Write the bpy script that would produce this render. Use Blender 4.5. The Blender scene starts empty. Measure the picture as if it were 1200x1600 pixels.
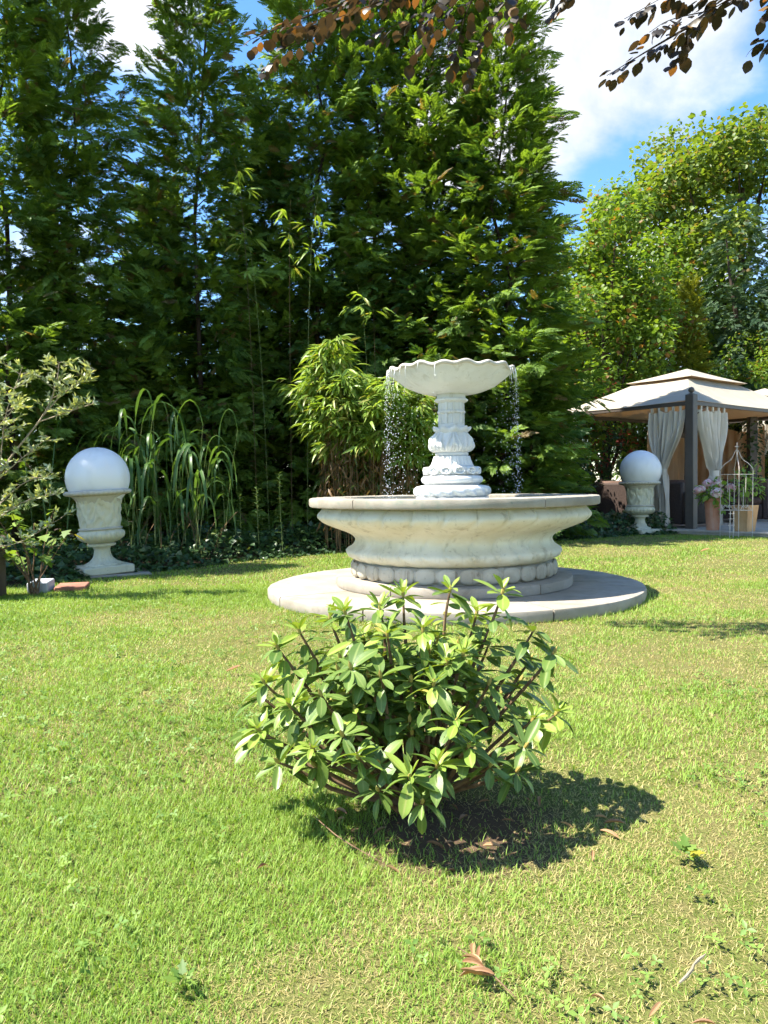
import bpy, math, random
import numpy as np
from mathutils import Vector, Matrix

random.seed(5)
rng = np.random.default_rng(11)
scene = bpy.context.scene
C = scene.collection
PI = math.pi
R = math.radians

# ------------------------------------------------------------------ camera
cam_data = bpy.data.cameras.new('camera')
cam_data.sensor_fit = 'HORIZONTAL'
cam_data.sensor_width = 36.0
cam_data.lens = 36.0
cam_data.clip_start = 0.05
cam_data.clip_end = 2000.0
cam = bpy.data.objects.new('camera', cam_data)
C.objects.link(cam)
cam.matrix_world = Matrix.Translation((0, 0, 0.9)) @ Matrix.Rotation(R(90 - 2.05), 4, 'X') @ Matrix.Rotation(R(-0.8), 4, 'Z')
scene.camera = cam

# ------------------------------------------------------------------ sun and sky
SUN_EL = R(57.0)
SUN_H = Vector((-0.983, -0.184))
to_sun = Vector((SUN_H.x * math.cos(SUN_EL), SUN_H.y * math.cos(SUN_EL), math.sin(SUN_EL))).normalized()
sun_data = bpy.data.lights.new('sun', 'SUN')
sun_data.energy = 5.0
sun_data.angle = R(0.53)
sun_data.color = (1.0, 0.94, 0.84)
sun = bpy.data.objects.new('sun', sun_data)
C.objects.link(sun)
sun.rotation_euler = to_sun.to_track_quat('Z', 'Y').to_euler()

world = bpy.data.worlds.new('World')
scene.world = world
world.use_nodes = True
wt = world.node_tree
wt.nodes.clear()


def wn(t, **k):
    n = wt.nodes.new(t)
    for a, b in k.items():
        setattr(n, a, b)
    return n


def wmath(op, a, b=None, clamp=False):
    n = wn('ShaderNodeMath', operation=op, use_clamp=clamp)
    for i, v in enumerate((a, b)):
        if v is None:
            continue
        if isinstance(v, (int, float)):
            n.inputs[i].default_value = v
        else:
            wt.links.new(v, n.inputs[i])
    return n.outputs[0]


w_out = wn('ShaderNodeOutputWorld')
w_bg = wn('ShaderNodeBackground')
w_bg.inputs['Strength'].default_value = 0.125
w_sky = wn('ShaderNodeTexSky', sky_type='NISHITA')
w_sky.sun_disc = False
w_sky.sun_elevation = SUN_EL
w_sky.sun_rotation = math.atan2(to_sun.x, to_sun.y)
w_sky.altitude = 80
w_sky.air_density = 1.0
w_sky.dust_density = 0.35
w_sky.ozone_density = 3.0
w_tc = wn('ShaderNodeTexCoord')
w_dir = w_tc.outputs['Generated']


def cloud_bump(c, r0, r1):
    vd = wn('ShaderNodeVectorMath', operation='DOT_PRODUCT')
    wt.links.new(w_dir, vd.inputs[0])
    vd.inputs[1].default_value = Vector(c).normalized()
    mr = wn('ShaderNodeMapRange', interpolation_type='SMOOTHSTEP')
    wt.links.new(vd.outputs['Value'], mr.inputs['Value'])
    mr.inputs['From Min'].default_value = math.cos(R(r1))
    mr.inputs['From Max'].default_value = math.cos(R(r0))
    return mr.outputs[0]


w_sep = wn('ShaderNodeSeparateXYZ')
wt.links.new(w_dir, w_sep.inputs[0])
den = wmath('ADD', wmath('ABSOLUTE', w_sep.outputs['Z']), 0.28)
w_div = wn('ShaderNodeVectorMath', operation='SCALE')
wt.links.new(w_dir, w_div.inputs[0])
wt.links.new(wmath('DIVIDE', 1.0, den), w_div.inputs['Scale'])
w_n1 = wn('ShaderNodeTexNoise')
w_n1.inputs['Scale'].default_value = 2.3
w_n1.inputs['Detail'].default_value = 9
w_n1.inputs['Roughness'].default_value = 0.56
w_n1.inputs['Distortion'].default_value = 0.25
wt.links.new(w_div.outputs[0], w_n1.inputs['Vector'])
w_n2 = wn('ShaderNodeTexNoise')
w_n2.inputs['Scale'].default_value = 0.9
w_n2.inputs['Detail'].default_value = 3
wt.links.new(w_div.outputs[0], w_n2.inputs['Vector'])
bumps = None
for c, r0, r1, g in (((0.20, 0.87, 0.46), 0.5, 9.5, 0.66), ((0.305, 0.84, 0.475), 0.5, 8.5, 0.58), ((0.12, 0.90, 0.43), 0.5, 8, 0.45), ((-0.262, 0.835, 0.53), 0.3, 6.0, 0.62),
                     ((0.47, 0.80, 0.40), 0.3, 5, 0.33), ((-0.75, 0.35, 0.5), 3, 22, 0.6), ((0.8, -0.2, 0.6), 3, 24, 0.6), ((-0.1, -0.8, 0.5), 3, 26, 0.55), ((-0.4, 0.8, 0.18), 2, 14, 0.4), ((0.35, 0.9, 0.12), 2, 15, 0.4)):
    b = wmath('MULTIPLY', cloud_bump(c, r0, r1), g)
    bumps = b if bumps is None else wmath('MAXIMUM', bumps, b)
dens = wmath('ADD', wmath('ADD', bumps, wmath('MULTIPLY', wmath('SUBTRACT', w_n1.outputs['Fac'], 0.5), 1.5)), wmath('MULTIPLY', wmath('SUBTRACT', w_n2.outputs['Fac'], 0.55), 0.5))
w_mr = wn('ShaderNodeMapRange', interpolation_type='SMOOTHSTEP')
wt.links.new(dens, w_mr.inputs['Value'])
w_mr.inputs['From Min'].default_value = 0.18
w_mr.inputs['From Max'].default_value = 0.62
w_mr.inputs['To Max'].default_value = 0.96
w_hsv = wn('ShaderNodeHueSaturation')
w_hsv.inputs['Saturation'].default_value = 1.2
w_hsv.inputs['Value'].default_value = 0.92
wt.links.new(w_sky.outputs[0], w_hsv.inputs['Color'])
w_mix = wn('ShaderNodeMix', data_type='RGBA')
wt.links.new(w_mr.outputs[0], w_mix.inputs['Factor'])
wt.links.new(w_hsv.outputs[0], w_mix.inputs['A'])
w_cm = wn('ShaderNodeMix', data_type='RGBA')
wt.links.new(wmath('MULTIPLY', wmath('SUBTRACT', w_n1.outputs['Fac'], 0.36), 4.5, True), w_cm.inputs['Factor'])
w_cm.inputs['A'].default_value = (2.5, 2.6, 2.8, 1)
w_cm.inputs['B'].default_value = (3.3, 3.35, 3.45, 1)
wt.links.new(w_cm.outputs['Result'], w_mix.inputs['B'])
wt.links.new(w_mix.outputs['Result'], w_bg.inputs['Color'])
wt.links.new(w_bg.outputs[0], w_out.inputs[0])

scene.view_settings.view_transform = 'Standard'
scene.view_settings.look = 'None'
scene.view_settings.exposure = 1.65
scene.view_settings.gamma = 1.0
scene.view_settings.use_curve_mapping = False
scene.render.engine = 'CYCLES'
scene.cycles.use_adaptive_sampling = True
scene.cycles.adaptive_threshold = 0.03
scene.cycles.max_bounces = 5
scene.cycles.diffuse_bounces = 3
scene.cycles.transmission_bounces = 6
scene.cycles.transparent_max_bounces = 6
scene.cycles.use_denoising = True
scene.cycles.sample_clamp_indirect = 6.0

# ------------------------------------------------------------------ material helpers


class NT:
    def __init__(self, name):
        self.m = bpy.data.materials.new(name)
        self.m.use_nodes = True
        self.t = self.m.node_tree
        self.t.nodes.clear()
        self.out = self.n('ShaderNodeOutputMaterial')

    def n(self, t, **k):
        x = self.t.nodes.new(t)
        for a, b in k.items():
            setattr(x, a, b)
        return x

    def l(self, a, b):
        self.t.links.new(a, b)

    def noise(self, vec, scale, detail=4, rough=0.55, dist=0.0):
        x = self.n('ShaderNodeTexNoise')
        x.inputs['Scale'].default_value = scale
        x.inputs['Detail'].default_value = detail
        x.inputs['Roughness'].default_value = rough
        x.inputs['Distortion'].default_value = dist
        if vec is not None:
            self.l(vec, x.inputs['Vector'])
        return x.outputs['Fac']

    def rng(self, v, a, b, c=0.0, d=1.0):
        x = self.n('ShaderNodeMapRange', interpolation_type='SMOOTHSTEP')
        self.l(v, x.inputs['Value'])
        for k, q in zip(('From Min', 'From Max', 'To Min', 'To Max'), (a, b, c, d)):
            x.inputs[k].default_value = q
        return x.outputs[0]

    def mix(self, f, a, b, blend='MIX'):
        x = self.n('ShaderNodeMix', data_type='RGBA', blend_type=blend)
        for s, v in (('Factor', f), ('A', a), ('B', b)):
            if isinstance(v, (int, float)):
                x.inputs[s].default_value = v
            elif isinstance(v, tuple):
                x.inputs[s].default_value = (*v, 1) if len(v) == 3 else v
            else:
                self.l(v, x.inputs[s])
        return x.outputs['Result']

    def math(self, op, a, b=None):
        x = self.n('ShaderNodeMath', operation=op)
        for i, v in enumerate((a, b)):
            if v is None:
                continue
            if isinstance(v, (int, float)):
                x.inputs[i].default_value = v
            else:
                self.l(v, x.inputs[i])
        return x.outputs[0]

    def coords(self, which='Object', scale=None):
        c = self.n('ShaderNodeTexCoord').outputs[which]
        if scale:
            mp = self.n('ShaderNodeMapping')
            mp.inputs['Scale'].default_value = scale
            self.l(c, mp.inputs['Vector'])
            return mp.outputs[0]
        return c

    def pos(self, scale=None):
        c = self.n('ShaderNodeNewGeometry').outputs['Position']
        if scale:
            mp = self.n('ShaderNodeMapping')
            mp.inputs['Scale'].default_value = scale
            self.l(c, mp.inputs['Vector'])
            return mp.outputs[0]
        return c

    def attr(self, name):
        return self.n('ShaderNodeAttribute', attribute_name=name).outputs['Fac']

    def bump(self, h, strength=0.3, dist=0.01):
        x = self.n('ShaderNodeBump')
        x.inputs['Strength'].default_value = strength
        x.inputs['Distance'].default_value = dist
        self.l(h, x.inputs['Height'])
        return x.outputs[0]

    def princ(self, col, rough=0.6, spec=0.4, normal=None, **k):
        p = self.n('ShaderNodeBsdfPrincipled')
        if isinstance(col, tuple):
            p.inputs['Base Color'].default_value = (*col, 1)
        else:
            self.l(col, p.inputs['Base Color'])
        if isinstance(rough, (int, float)):
            p.inputs['Roughness'].default_value = rough
        else:
            self.l(rough, p.inputs['Roughness'])
        p.inputs['Specular IOR Level'].default_value = spec
        if normal is not None:
            self.l(normal, p.inputs['Normal'])
        for a, b in k.items():
            p.inputs[a].default_value = b
        return p.outputs[0]

    def trans(self, bsdf, col, fac):
        t = self.n('ShaderNodeBsdfTranslucent')
        if isinstance(col, tuple):
            t.inputs['Color'].default_value = (*col, 1)
        else:
            self.l(col, t.inputs['Color'])
        mx = self.n('ShaderNodeMixShader')
        mx.inputs[0].default_value = fac
        self.l(bsdf, mx.inputs[1])
        self.l(t.outputs[0], mx.inputs[2])
        return mx.outputs[0]

    def done(self, s):
        self.l(s, self.out.inputs['Surface'])
        return self.m


def leaf_mat(name, c0, c1, c2=None, tcol=None, tfac=0.35, rough=0.5, spec=0.35, nscale=0.8, f2=0.1, obj_random=0.0):
    """leaf colour runs from c0 to c1 with each leaf's own value; a share f2 of leaves is c2"""
    t = NT(name)
    v = t.attr('var')
    if obj_random:
        oi = t.n('ShaderNodeObjectInfo').outputs['Random']
        v = t.math('FRACT', t.math('ADD', v, t.math('MULTIPLY', oi, obj_random)))
    big = t.noise(t.pos(), nscale, 2)
    f = t.math('ADD', t.math('MULTIPLY', v, 0.7), t.math('MULTIPLY', t.math('SUBTRACT', big, 0.35), 0.9))
    f = t.rng(f, 0.0, 1.0)
    col = t.mix(f, c0, c1)
    if c2:
        col = t.mix(t.rng(t.math('FRACT', t.math('MULTIPLY', v, 7.31)), 1.0 - f2 - 0.02, 1.0 - f2), col, c2)
    tc = t.mix(1.0, col, tcol or (1.6, 1.5, 0.5), 'MULTIPLY')
    b = t.princ(col, rough, spec)
    return t.done(t.trans(b, tc, tfac))


def stone_mat(name, c0, c1, grime, speck=60, bump=0.25, rough=0.85, gr_amt=0.6, streak=True, gscale=2.2):
    t = NT(name)
    o = t.pos()
    n1 = t.noise(o, 3.0, 6, 0.6)
    n2 = t.noise(o, speck, 4, 0.7)
    n3 = t.noise(t.pos((1, 1, 0.25)) if streak else o, gscale * 2, 6, 0.65, 0.4)
    col = t.mix(t.rng(n1, 0.35, 0.65), c0, c1)
    col = t.mix(t.rng(n3, 0.56, 0.75, 0, gr_amt), col, grime)
    col = t.mix(t.rng(n2, 0.6, 0.8, 0, 0.35), col, tuple(x * 0.55 for x in grime))
    n5 = t.noise(t.pos((7, 7, 0.8)), 1.6, 5, 0.65, 0.6) if streak else t.noise(o, 5, 6, 0.7, 0.8)
    col = t.mix(t.rng(n5, 0.55, 0.70, 0, gr_amt * 0.75), col, tuple(x * 0.9 for x in grime))
    n6 = t.noise(o, 26, 5, 0.75)
    col = t.mix(t.rng(n6, 0.60, 0.68, 0, gr_amt * 0.6), col, tuple(x * 0.7 for x in grime))
    h = t.math('ADD', t.math('MULTIPLY', n2, 0.6), t.noise(o, speck * 3, 3))
    return t.done(t.princ(col, rough, 0.25, t.bump(h, bump, 0.004)))


def plain_mat(name, c0, c1, scale=8, rough=0.6, spec=0.4, bump=0.1, stretch=None, metallic=0.0):
    t = NT(name)
    o = t.coords('Object', stretch) if stretch else t.coords('Object')
    n = t.noise(o, scale, 5, 0.6)
    col = t.mix(t.rng(n, 0.3, 0.7), c0, c1)
    return t.done(t.princ(col, rough, spec, t.bump(n, bump, 0.005), Metallic=metallic))


def cloth_mat(name, c0, c1, tcol, tfac):
    t = NT(name)
    o = t.coords('Object')
    n = t.noise(o, 4, 4)
    w = t.noise(t.coords('Object', (1, 1, 0.15)), 260, 2)
    col = t.mix(t.rng(n, 0.3, 0.7), c0, c1)
    return t.done(t.trans(t.princ(col, 0.9, 0.1, t.bump(w, 0.15, 0.002)), tcol, tfac))


M = {}
# --- foliage
M['thuja'] = leaf_mat('thuja_leaf', (0.036, 0.090, 0.018), (0.215, 0.330, 0.050), (0.16, 0.12, 0.05), tfac=0.42, rough=0.55, nscale=0.55, f2=0.035)
M['yew'] = leaf_mat('yew_leaf', (0.022, 0.052, 0.022), (0.065, 0.125, 0.045), tfac=0.2, rough=0.6)
M['maple'] = leaf_mat('maple_leaf', (0.080, 0.140, 0.022), (0.180, 0.240, 0.040), (0.24, 0.18, 0.07), tfac=0.42, nscale=0.35, f2=0.05)
M['lime_leaf'] = leaf_mat('bright_leaf', (0.070, 0.140, 0.020), (0.185, 0.265, 0.035), (0.22, 0.12, 0.04), tfac=0.45, nscale=0.4, f2=0.05)
M['mid_leaf'] = leaf_mat('mid_green_leaf', (0.035, 0.085, 0.018), (0.085, 0.170, 0.028), tfac=0.35, nscale=0.6)
M['dark_leaf'] = leaf_mat('dark_green_leaf', (0.016, 0.042, 0.012), (0.045, 0.100, 0.022), tfac=0.25, rough=0.4, spec=0.5)
M['yellow_leaf'] = leaf_mat('yellow_green_leaf', (0.12, 0.16, 0.02), (0.26, 0.27, 0.03), tfac=0.4)
M['copper_leaf'] = leaf_mat('copper_shrub_leaf', (0.09, 0.06, 0.025), (0.20, 0.12, 0.05), (0.13, 0.20, 0.035), tfac=0.38, f2=0.62)
M['red_leaf'] = leaf_mat('red_shrub_leaf', (0.03, 0.065, 0.02), (0.06, 0.11, 0.03), (0.28, 0.05, 0.035), tfac=0.3, f2=0.35)
M['beech'] = leaf_mat('copper_beech_leaf', (0.022, 0.018, 0.014), (0.052, 0.042, 0.027), (0.15, 0.085, 0.025), tcol=(2.6, 1.7, 0.8), tfac=0.25, rough=0.45, nscale=1.2, f2=0.12, obj_random=1.0)
M['bamboo_leaf'] = leaf_mat('bamboo_leaf', (0.130, 0.225, 0.030), (0.300, 0.410, 0.085), (0.30, 0.30, 0.08), tfac=0.38, rough=0.4, spec=0.4, f2=0.12)
M['bamboo_dry'] = leaf_mat('bamboo_dry_leaf', (0.13, 0.075, 0.03), (0.26, 0.16, 0.07), (0.09, 0.12, 0.03), tfac=0.25, f2=0.2)
M['reed'] = leaf_mat('reed_blade', (0.045, 0.105, 0.025), (0.110, 0.200, 0.055), tfac=0.35, rough=0.4, obj_random=1.0)
M['ivy'] = leaf_mat('ivy_leaf', (0.018, 0.048, 0.014), (0.060, 0.120, 0.035), (0.12, 0.16, 0.05), tfac=0.2, rough=0.4, spec=0.45, f2=0.05)
M['olive'] = leaf_mat('silver_shrub_leaf', (0.190, 0.240, 0.125), (0.430, 0.480, 0.300), (0.42, 0.44, 0.16), tfac=0.3, rough=0.5, f2=0.12)
M['hazel'] = leaf_mat('low_shrub_leaf', (0.09, 0.17, 0.03), (0.22, 0.32, 0.06), (0.30, 0.27, 0.03), tfac=0.4, f2=0.06, obj_random=1.0)
M['lily'] = leaf_mat('lily_leaf', (0.04, 0.09, 0.03), (0.11, 0.18, 0.06), tfac=0.3, rough=0.35, spec=0.5)
M['hydrangea_leaf'] = leaf_mat('hydrangea_leaf', (0.10, 0.20, 0.025), (0.22, 0.33, 0.05), tfac=0.35)
M['petal'] = leaf_mat('hydrangea_petal', (0.72, 0.38, 0.40), (0.82, 0.58, 0.58), (0.84, 0.76, 0.70), tcol=(1, 0.9, 0.95), tfac=0.3, f2=0.3)


def rhodo_mat(name, c0, c1, rib):
    t = NT(name)
    oi = t.n('ShaderNodeObjectInfo').outputs['Random']
    v = t.attr('var')
    f = t.math('FRACT', t.math('ADD', oi, t.math('MULTIPLY', v, 3.7)))
    col = t.mix(f, c0, c1)
    uv = t.attr('rib')
    col = t.mix(t.rng(uv, 0.75, 1.0, 0, 0.8), col, rib)
    n = t.noise(t.coords('Object'), 90, 4)
    col = t.mix(t.rng(n, 0.5, 0.8, 0, 0.25), col, tuple(x * 0.6 for x in c0))
    b = t.princ(col, t.rng(n, 0.2, 0.8, 0.30, 0.50), 0.42, t.bump(n, 0.15, 0.002))
    return t.done(t.trans(b, t.mix(1.0, col, (1.7, 1.6, 0.5), 'MULTIPLY'), 0.22))


M['rhodo'] = rhodo_mat('rhododendron_leaf', (0.078, 0.142, 0.028), (0.150, 0.228, 0.045), (0.22, 0.28, 0.08))
M['rhodo_new'] = rhodo_mat('rhododendron_young_leaf', (0.15, 0.24, 0.035), (0.25, 0.34, 0.055), (0.34, 0.36, 0.10))
M['rhodo_old'] = rhodo_mat('rhododendron_yellowed_leaf', (0.30, 0.27, 0.05), (0.42, 0.36, 0.08), (0.42, 0.38, 0.14))
M['bud'] = plain_mat('rhododendron_bud', (0.30, 0.22, 0.05), (0.36, 0.30, 0.08))
M['dead_leaf'] = leaf_mat('dead_leaf', (0.20, 0.10, 0.05), (0.40, 0.24, 0.12), tfac=0.15, rough=0.6, obj_random=1.0, nscale=30)
M['bark'] = plain_mat('bark', (0.030, 0.022, 0.016), (0.085, 0.062, 0.045), 14, 0.95, 0.1, 0.8, (1, 1, 0.2))
M['twig'] = plain_mat('twig_bark', (0.10, 0.06, 0.035), (0.20, 0.13, 0.075), 30, 0.85, 0.2, 0.4)
M['pale_twig'] = plain_mat('pale_twig_bark', (0.22, 0.18, 0.12), (0.36, 0.30, 0.21), 30, 0.85, 0.2, 0.3)
M['cane'] = plain_mat('bamboo_cane', (0.09, 0.055, 0.025), (0.18, 0.115, 0.05), 9, 0.55, 0.35, 0.1)
M['green_cane'] = plain_mat('green_cane', (0.12, 0.17, 0.04), (0.24, 0.27, 0.09), 9, 0.5, 0.35, 0.1)
# --- stone and the like
M['basin'] = stone_mat('cream_painted_stone', (0.62, 0.58, 0.44), (0.70, 0.67, 0.55), (0.24, 0.20, 0.12), speck=70, bump=0.25, gr_amt=0.55, gscale=1.9)
M['rim'] = stone_mat('rim_stone', (0.26, 0.23, 0.18), (0.36, 0.325, 0.265), (0.12, 0.22, 0.17), speck=95, bump=0.5, gr_amt=0.5, streak=False)
M['slab'] = stone_mat('slab_stone', (0.27, 0.24, 0.19), (0.35, 0.31, 0.255), (0.13, 0.11, 0.075), speck=60, bump=0.35, gr_amt=0.5, streak=False, gscale=1.2)
M['bead'] = stone_mat('bead_stone', (0.36, 0.32, 0.25), (0.50, 0.46, 0.37), (0.13, 0.10, 0.06), speck=70, bump=0.4, gr_amt=0.9, gscale=3)
M['white'] = stone_mat('white_painted_stone', (0.66, 0.67, 0.66), (0.60, 0.60, 0.57), (0.34, 0.31, 0.22), speck=80, bump=0.2, gr_amt=0.45, gscale=2.6)
M['bowlrim'] = stone_mat('worn_white_stone', (0.58, 0.55, 0.48), (0.48, 0.43, 0.36), (0.24, 0.18, 0.11), speck=90, bump=0.3, gr_amt=0.6, gscale=4)
M['urn'] = stone_mat('urn_stone', (0.60, 0.57, 0.42), (0.52, 0.50, 0.37), (0.22, 0.20, 0.10), speck=70, bump=0.25, gr_amt=0.6, gscale=3)
M['urn_rim'] = stone_mat('urn_rim_stone', (0.50, 0.47, 0.39), (0.43, 0.40, 0.33), (0.18, 0.15, 0.11), speck=90, bump=0.4, gr_amt=0.6)
M['paver'] = stone_mat('terrace_stone', (0.34, 0.30, 0.235), (0.42, 0.37, 0.30), (0.2, 0.17, 0.12), speck=50, bump=0.3, streak=False)
M['grey_block'] = stone_mat('grey_block', (0.36, 0.38, 0.40), (0.44, 0.46, 0.48), (0.2, 0.2, 0.2), speck=60, bump=0.2, streak=False)
M['red_brick'] = stone_mat('red_paver', (0.26, 0.11, 0.075), (0.34, 0.15, 0.10), (0.13, 0.07, 0.05), speck=60, bump=0.4, streak=False)
M['terracotta'] = stone_mat('terracotta', (0.46, 0.19, 0.11), (0.55, 0.27, 0.17), (0.50, 0.36, 0.28), speck=50, bump=0.15, gr_amt=0.7)
M['tan_pot'] = stone_mat('tan_clay', (0.50, 0.29, 0.13), (0.58, 0.37, 0.19), (0.32, 0.20, 0.10), speck=50, bump=0.15, gr_amt=0.5)
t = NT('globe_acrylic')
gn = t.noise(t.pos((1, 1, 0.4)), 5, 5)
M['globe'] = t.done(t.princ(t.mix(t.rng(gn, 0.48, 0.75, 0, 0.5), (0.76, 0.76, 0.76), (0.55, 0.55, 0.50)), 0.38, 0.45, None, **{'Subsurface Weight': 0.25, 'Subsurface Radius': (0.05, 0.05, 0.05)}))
M['post'] = plain_mat('brown_painted_metal', (0.070, 0.058, 0.048), (0.085, 0.070, 0.058), 6, 0.5, 0.4, 0.05)
M['canopy'] = cloth_mat('cream_canopy', (0.45, 0.41, 0.33), (0.50, 0.46, 0.37), (0.55, 0.38, 0.20), 0.28)
M['curtain'] = cloth_mat('cream_curtain', (0.70, 0.66, 0.57), (0.77, 0.73, 0.64), (0.65, 0.55, 0.38), 0.35)
M['back_curtain'] = cloth_mat('tan_curtain', (0.55, 0.42, 0.28), (0.62, 0.49, 0.34), (0.70, 0.46, 0.25), 0.5)
M['wicker'] = plain_mat('brown_wicker', (0.035, 0.024, 0.020), (0.075, 0.052, 0.042), 60, 0.6, 0.3, 0.5)
M['cushion'] = plain_mat('brown_cushion', (0.10, 0.065, 0.05), (0.15, 0.10, 0.08), 8, 0.9, 0.1, 0.2)
M['wire'] = plain_mat('white_wire', (0.42, 0.37, 0.32), (0.52, 0.47, 0.41), 20, 0.5, 0.4, 0.1)
M['planter'] = plain_mat('brown_planter', (0.050, 0.038, 0.028), (0.085, 0.062, 0.045), 10, 0.7, 0.3, 0.3, (1, 1, 0.2))
t = NT('water')
M['water'] = t.done(t.princ((0.75, 0.82, 0.82), 0.04, 0.5, t.bump(t.noise(t.pos(), 22, 3), 0.5, 0.02), **{'Transmission Weight': 0.85, 'IOR': 1.33}))
t = NT('water_drop')
M['drop'] = t.done(t.princ((0.95, 0.97, 1.0), 0.08, 0.6, None, **{'Transmission Weight': 0.45, 'IOR': 1.33}))


def lawn_mat():
    t = NT('lawn_soil')
    p = t.pos()
    n1 = t.noise(p, 1.1, 4, 0.6)
    n2 = t.noise(p, 9, 5, 0.65)
    n3 = t.noise(p, 140, 3, 0.7)
    col = t.mix(t.rng(n1, 0.35, 0.65), (0.105, 0.145, 0.025), (0.170, 0.160, 0.055))
    col = t.mix(t.rng(n2, 0.5, 0.72, 0, 0.7), col, (0.20, 0.155, 0.07))
    n4 = t.noise(t.pos((1, 0.35, 1)), 420, 3, 0.7)
    col = t.mix(t.rng(n3, 0.35, 0.75, 0, 0.8), col, (0.045, 0.042, 0.014))
    col = t.mix(t.rng(n4, 0.52, 0.70, 0, 0.75), col, (0.30, 0.25, 0.11))
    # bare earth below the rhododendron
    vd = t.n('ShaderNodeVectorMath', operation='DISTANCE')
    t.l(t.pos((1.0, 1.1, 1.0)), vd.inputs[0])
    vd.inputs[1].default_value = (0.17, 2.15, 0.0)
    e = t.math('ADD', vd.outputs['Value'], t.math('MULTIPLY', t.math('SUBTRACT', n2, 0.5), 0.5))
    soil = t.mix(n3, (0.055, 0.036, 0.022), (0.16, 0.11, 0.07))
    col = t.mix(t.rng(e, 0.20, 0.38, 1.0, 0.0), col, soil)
    h = t.math('ADD', n3, t.math('MULTIPLY', n2, 1.5))
    return t.done(t.princ(col, 0.95, 0.1, t.bump(h, 0.6, 0.02)))


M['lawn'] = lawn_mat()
t = NT('bed_soil')
sn = t.noise(t.pos(), 25, 6, 0.7)
M['soil'] = t.done(t.princ(t.mix(sn, (0.030, 0.022, 0.014), (0.10, 0.072, 0.045)), 0.95, 0.1, t.bump(sn, 0.8, 0.03)))


def grass_mat():
    t = NT('grass_blade')
    v = t.attr('var')
    dry = t.attr('dry')
    col = t.mix(v, (0.145, 0.255, 0.028), (0.300, 0.415, 0.082))
    col = t.mix(t.rng(dry, 0.25, 0.75), col, t.mix(v, (0.40, 0.33, 0.13), (0.54, 0.46, 0.22)))
    b = t.princ(col, 0.5, 0.3)
    return t.done(t.trans(b, t.mix(1.0, col, (1.35, 1.35, 0.55), 'MULTIPLY'), 0.35))


M['grass'] = grass_mat()
M['clover'] = leaf_mat('clover_leaf', (0.10, 0.19, 0.035), (0.20, 0.30, 0.06), tfac=0.3, nscale=2)

# ------------------------------------------------------------------ object and mesh helpers


def tag(o, label=None, cat=None, group=None, kind=None):
    if label:
        o['label'] = label
    if cat:
        o['category'] = cat
    if group:
        o['group'] = group
    if kind:
        o['kind'] = kind
    return o


def link(name, me, mat=None, parent=None, loc=(0, 0, 0), rot=(0, 0, 0), scale=(1, 1, 1)):
    o = bpy.data.objects.new(name, me)
    C.objects.link(o)
    if mat is not None and me is not None and len(me.materials) == 0:
        me.materials.append(M[mat] if isinstance(mat, str) else mat)
    o.parent = parent
    o.location = loc
    o.rotation_euler = rot
    o.scale = scale
    return o


def thing(name, label, cat, loc=(0, 0, 0), rot=(0, 0, 0), group=None):
    return tag(link(name, None, None, None, loc, rot), label, cat, group)


def mesh(name, V, F, smooth=True, sharp=38):
    me = bpy.data.meshes.new(name)
    me.from_pydata([tuple(map(float, v)) for v in V], [], [tuple(f) for f in F])
    if smooth:
        me.polygons.foreach_set('use_smooth', [True] * len(me.polygons))
        if sharp:
            me.set_sharp_from_angle(angle=R(sharp))
    me.update()
    return me


def npmesh(name, V, F, smooth=False, attrs=None):
    """V (n,3) float, F (m,3) int; attrs: name -> per-point floats"""
    me = bpy.data.meshes.new(name)
    V = np.ascontiguousarray(V, np.float32)
    F = np.ascontiguousarray(F, np.int32)
    k = F.shape[1]
    me.vertices.add(len(V))
    me.vertices.foreach_set('co', V.ravel())
    me.loops.add(F.size)
    me.loops.foreach_set('vertex_index', F.ravel())
    me.polygons.add(len(F))
    me.polygons.foreach_set('loop_start', np.arange(0, F.size, k, dtype=np.int32))
    if smooth:
        me.polygons.foreach_set('use_smooth', np.ones(len(F), bool))
    for n, a in (attrs or {}).items():
        at = me.attributes.new(n, 'FLOAT', 'POINT')
        at.data.foreach_set('value', np.ascontiguousarray(a, np.float32))
    me.update(calc_edges=True)
    return me


def frames(d, up=None, roll=None):
    """rotation matrices whose X column is d; Z column leans to up; rolled about X"""
    d = d / (np.linalg.norm(d, axis=1, keepdims=True) + 1e-9)
    up = np.tile(np.array([[0, 0, 1.0]]), (len(d), 1)) if up is None else up
    y = np.cross(up, d)
    ny = np.linalg.norm(y, axis=1, keepdims=True)
    y = np.where(ny < 1e-3, np.array([[0, 1.0, 0]]), y / (ny + 1e-9))
    z = np.cross(d, y)
    if roll is not None:
        c, s = np.cos(roll)[:, None], np.sin(roll)[:, None]
        y, z = y * c + z * s, z * c - y * s
    return np.stack([d, y, z], axis=2)


def inst(V, F, Rm, T, S, var=None):
    """copies of (V,F) as one big mesh; returns V,F,var"""
    n, k = len(T), len(V)
    S = np.asarray(S, float)
    S = S[:, None] if S.ndim == 1 else S
    W = np.einsum('nij,nkj->nki', Rm, V[None] * S[:, None, :]) + T[:, None, :]
    FF = (F[None] + (np.arange(n) * k)[:, None, None]).reshape(-1, F.shape[1])
    var = rng.random(n) if var is None else var
    return W.reshape(-1, 3), FF, np.repeat(var, k)


def cat(parts):
    Vs, Fs, As, o = [], [], [], 0
    for V, F, A in parts:
        Vs.append(V)
        Fs.append(F + o)
        As.append(A)
        o += len(V)
    return np.concatenate(Vs), np.concatenate(Fs), np.concatenate(As)


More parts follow.
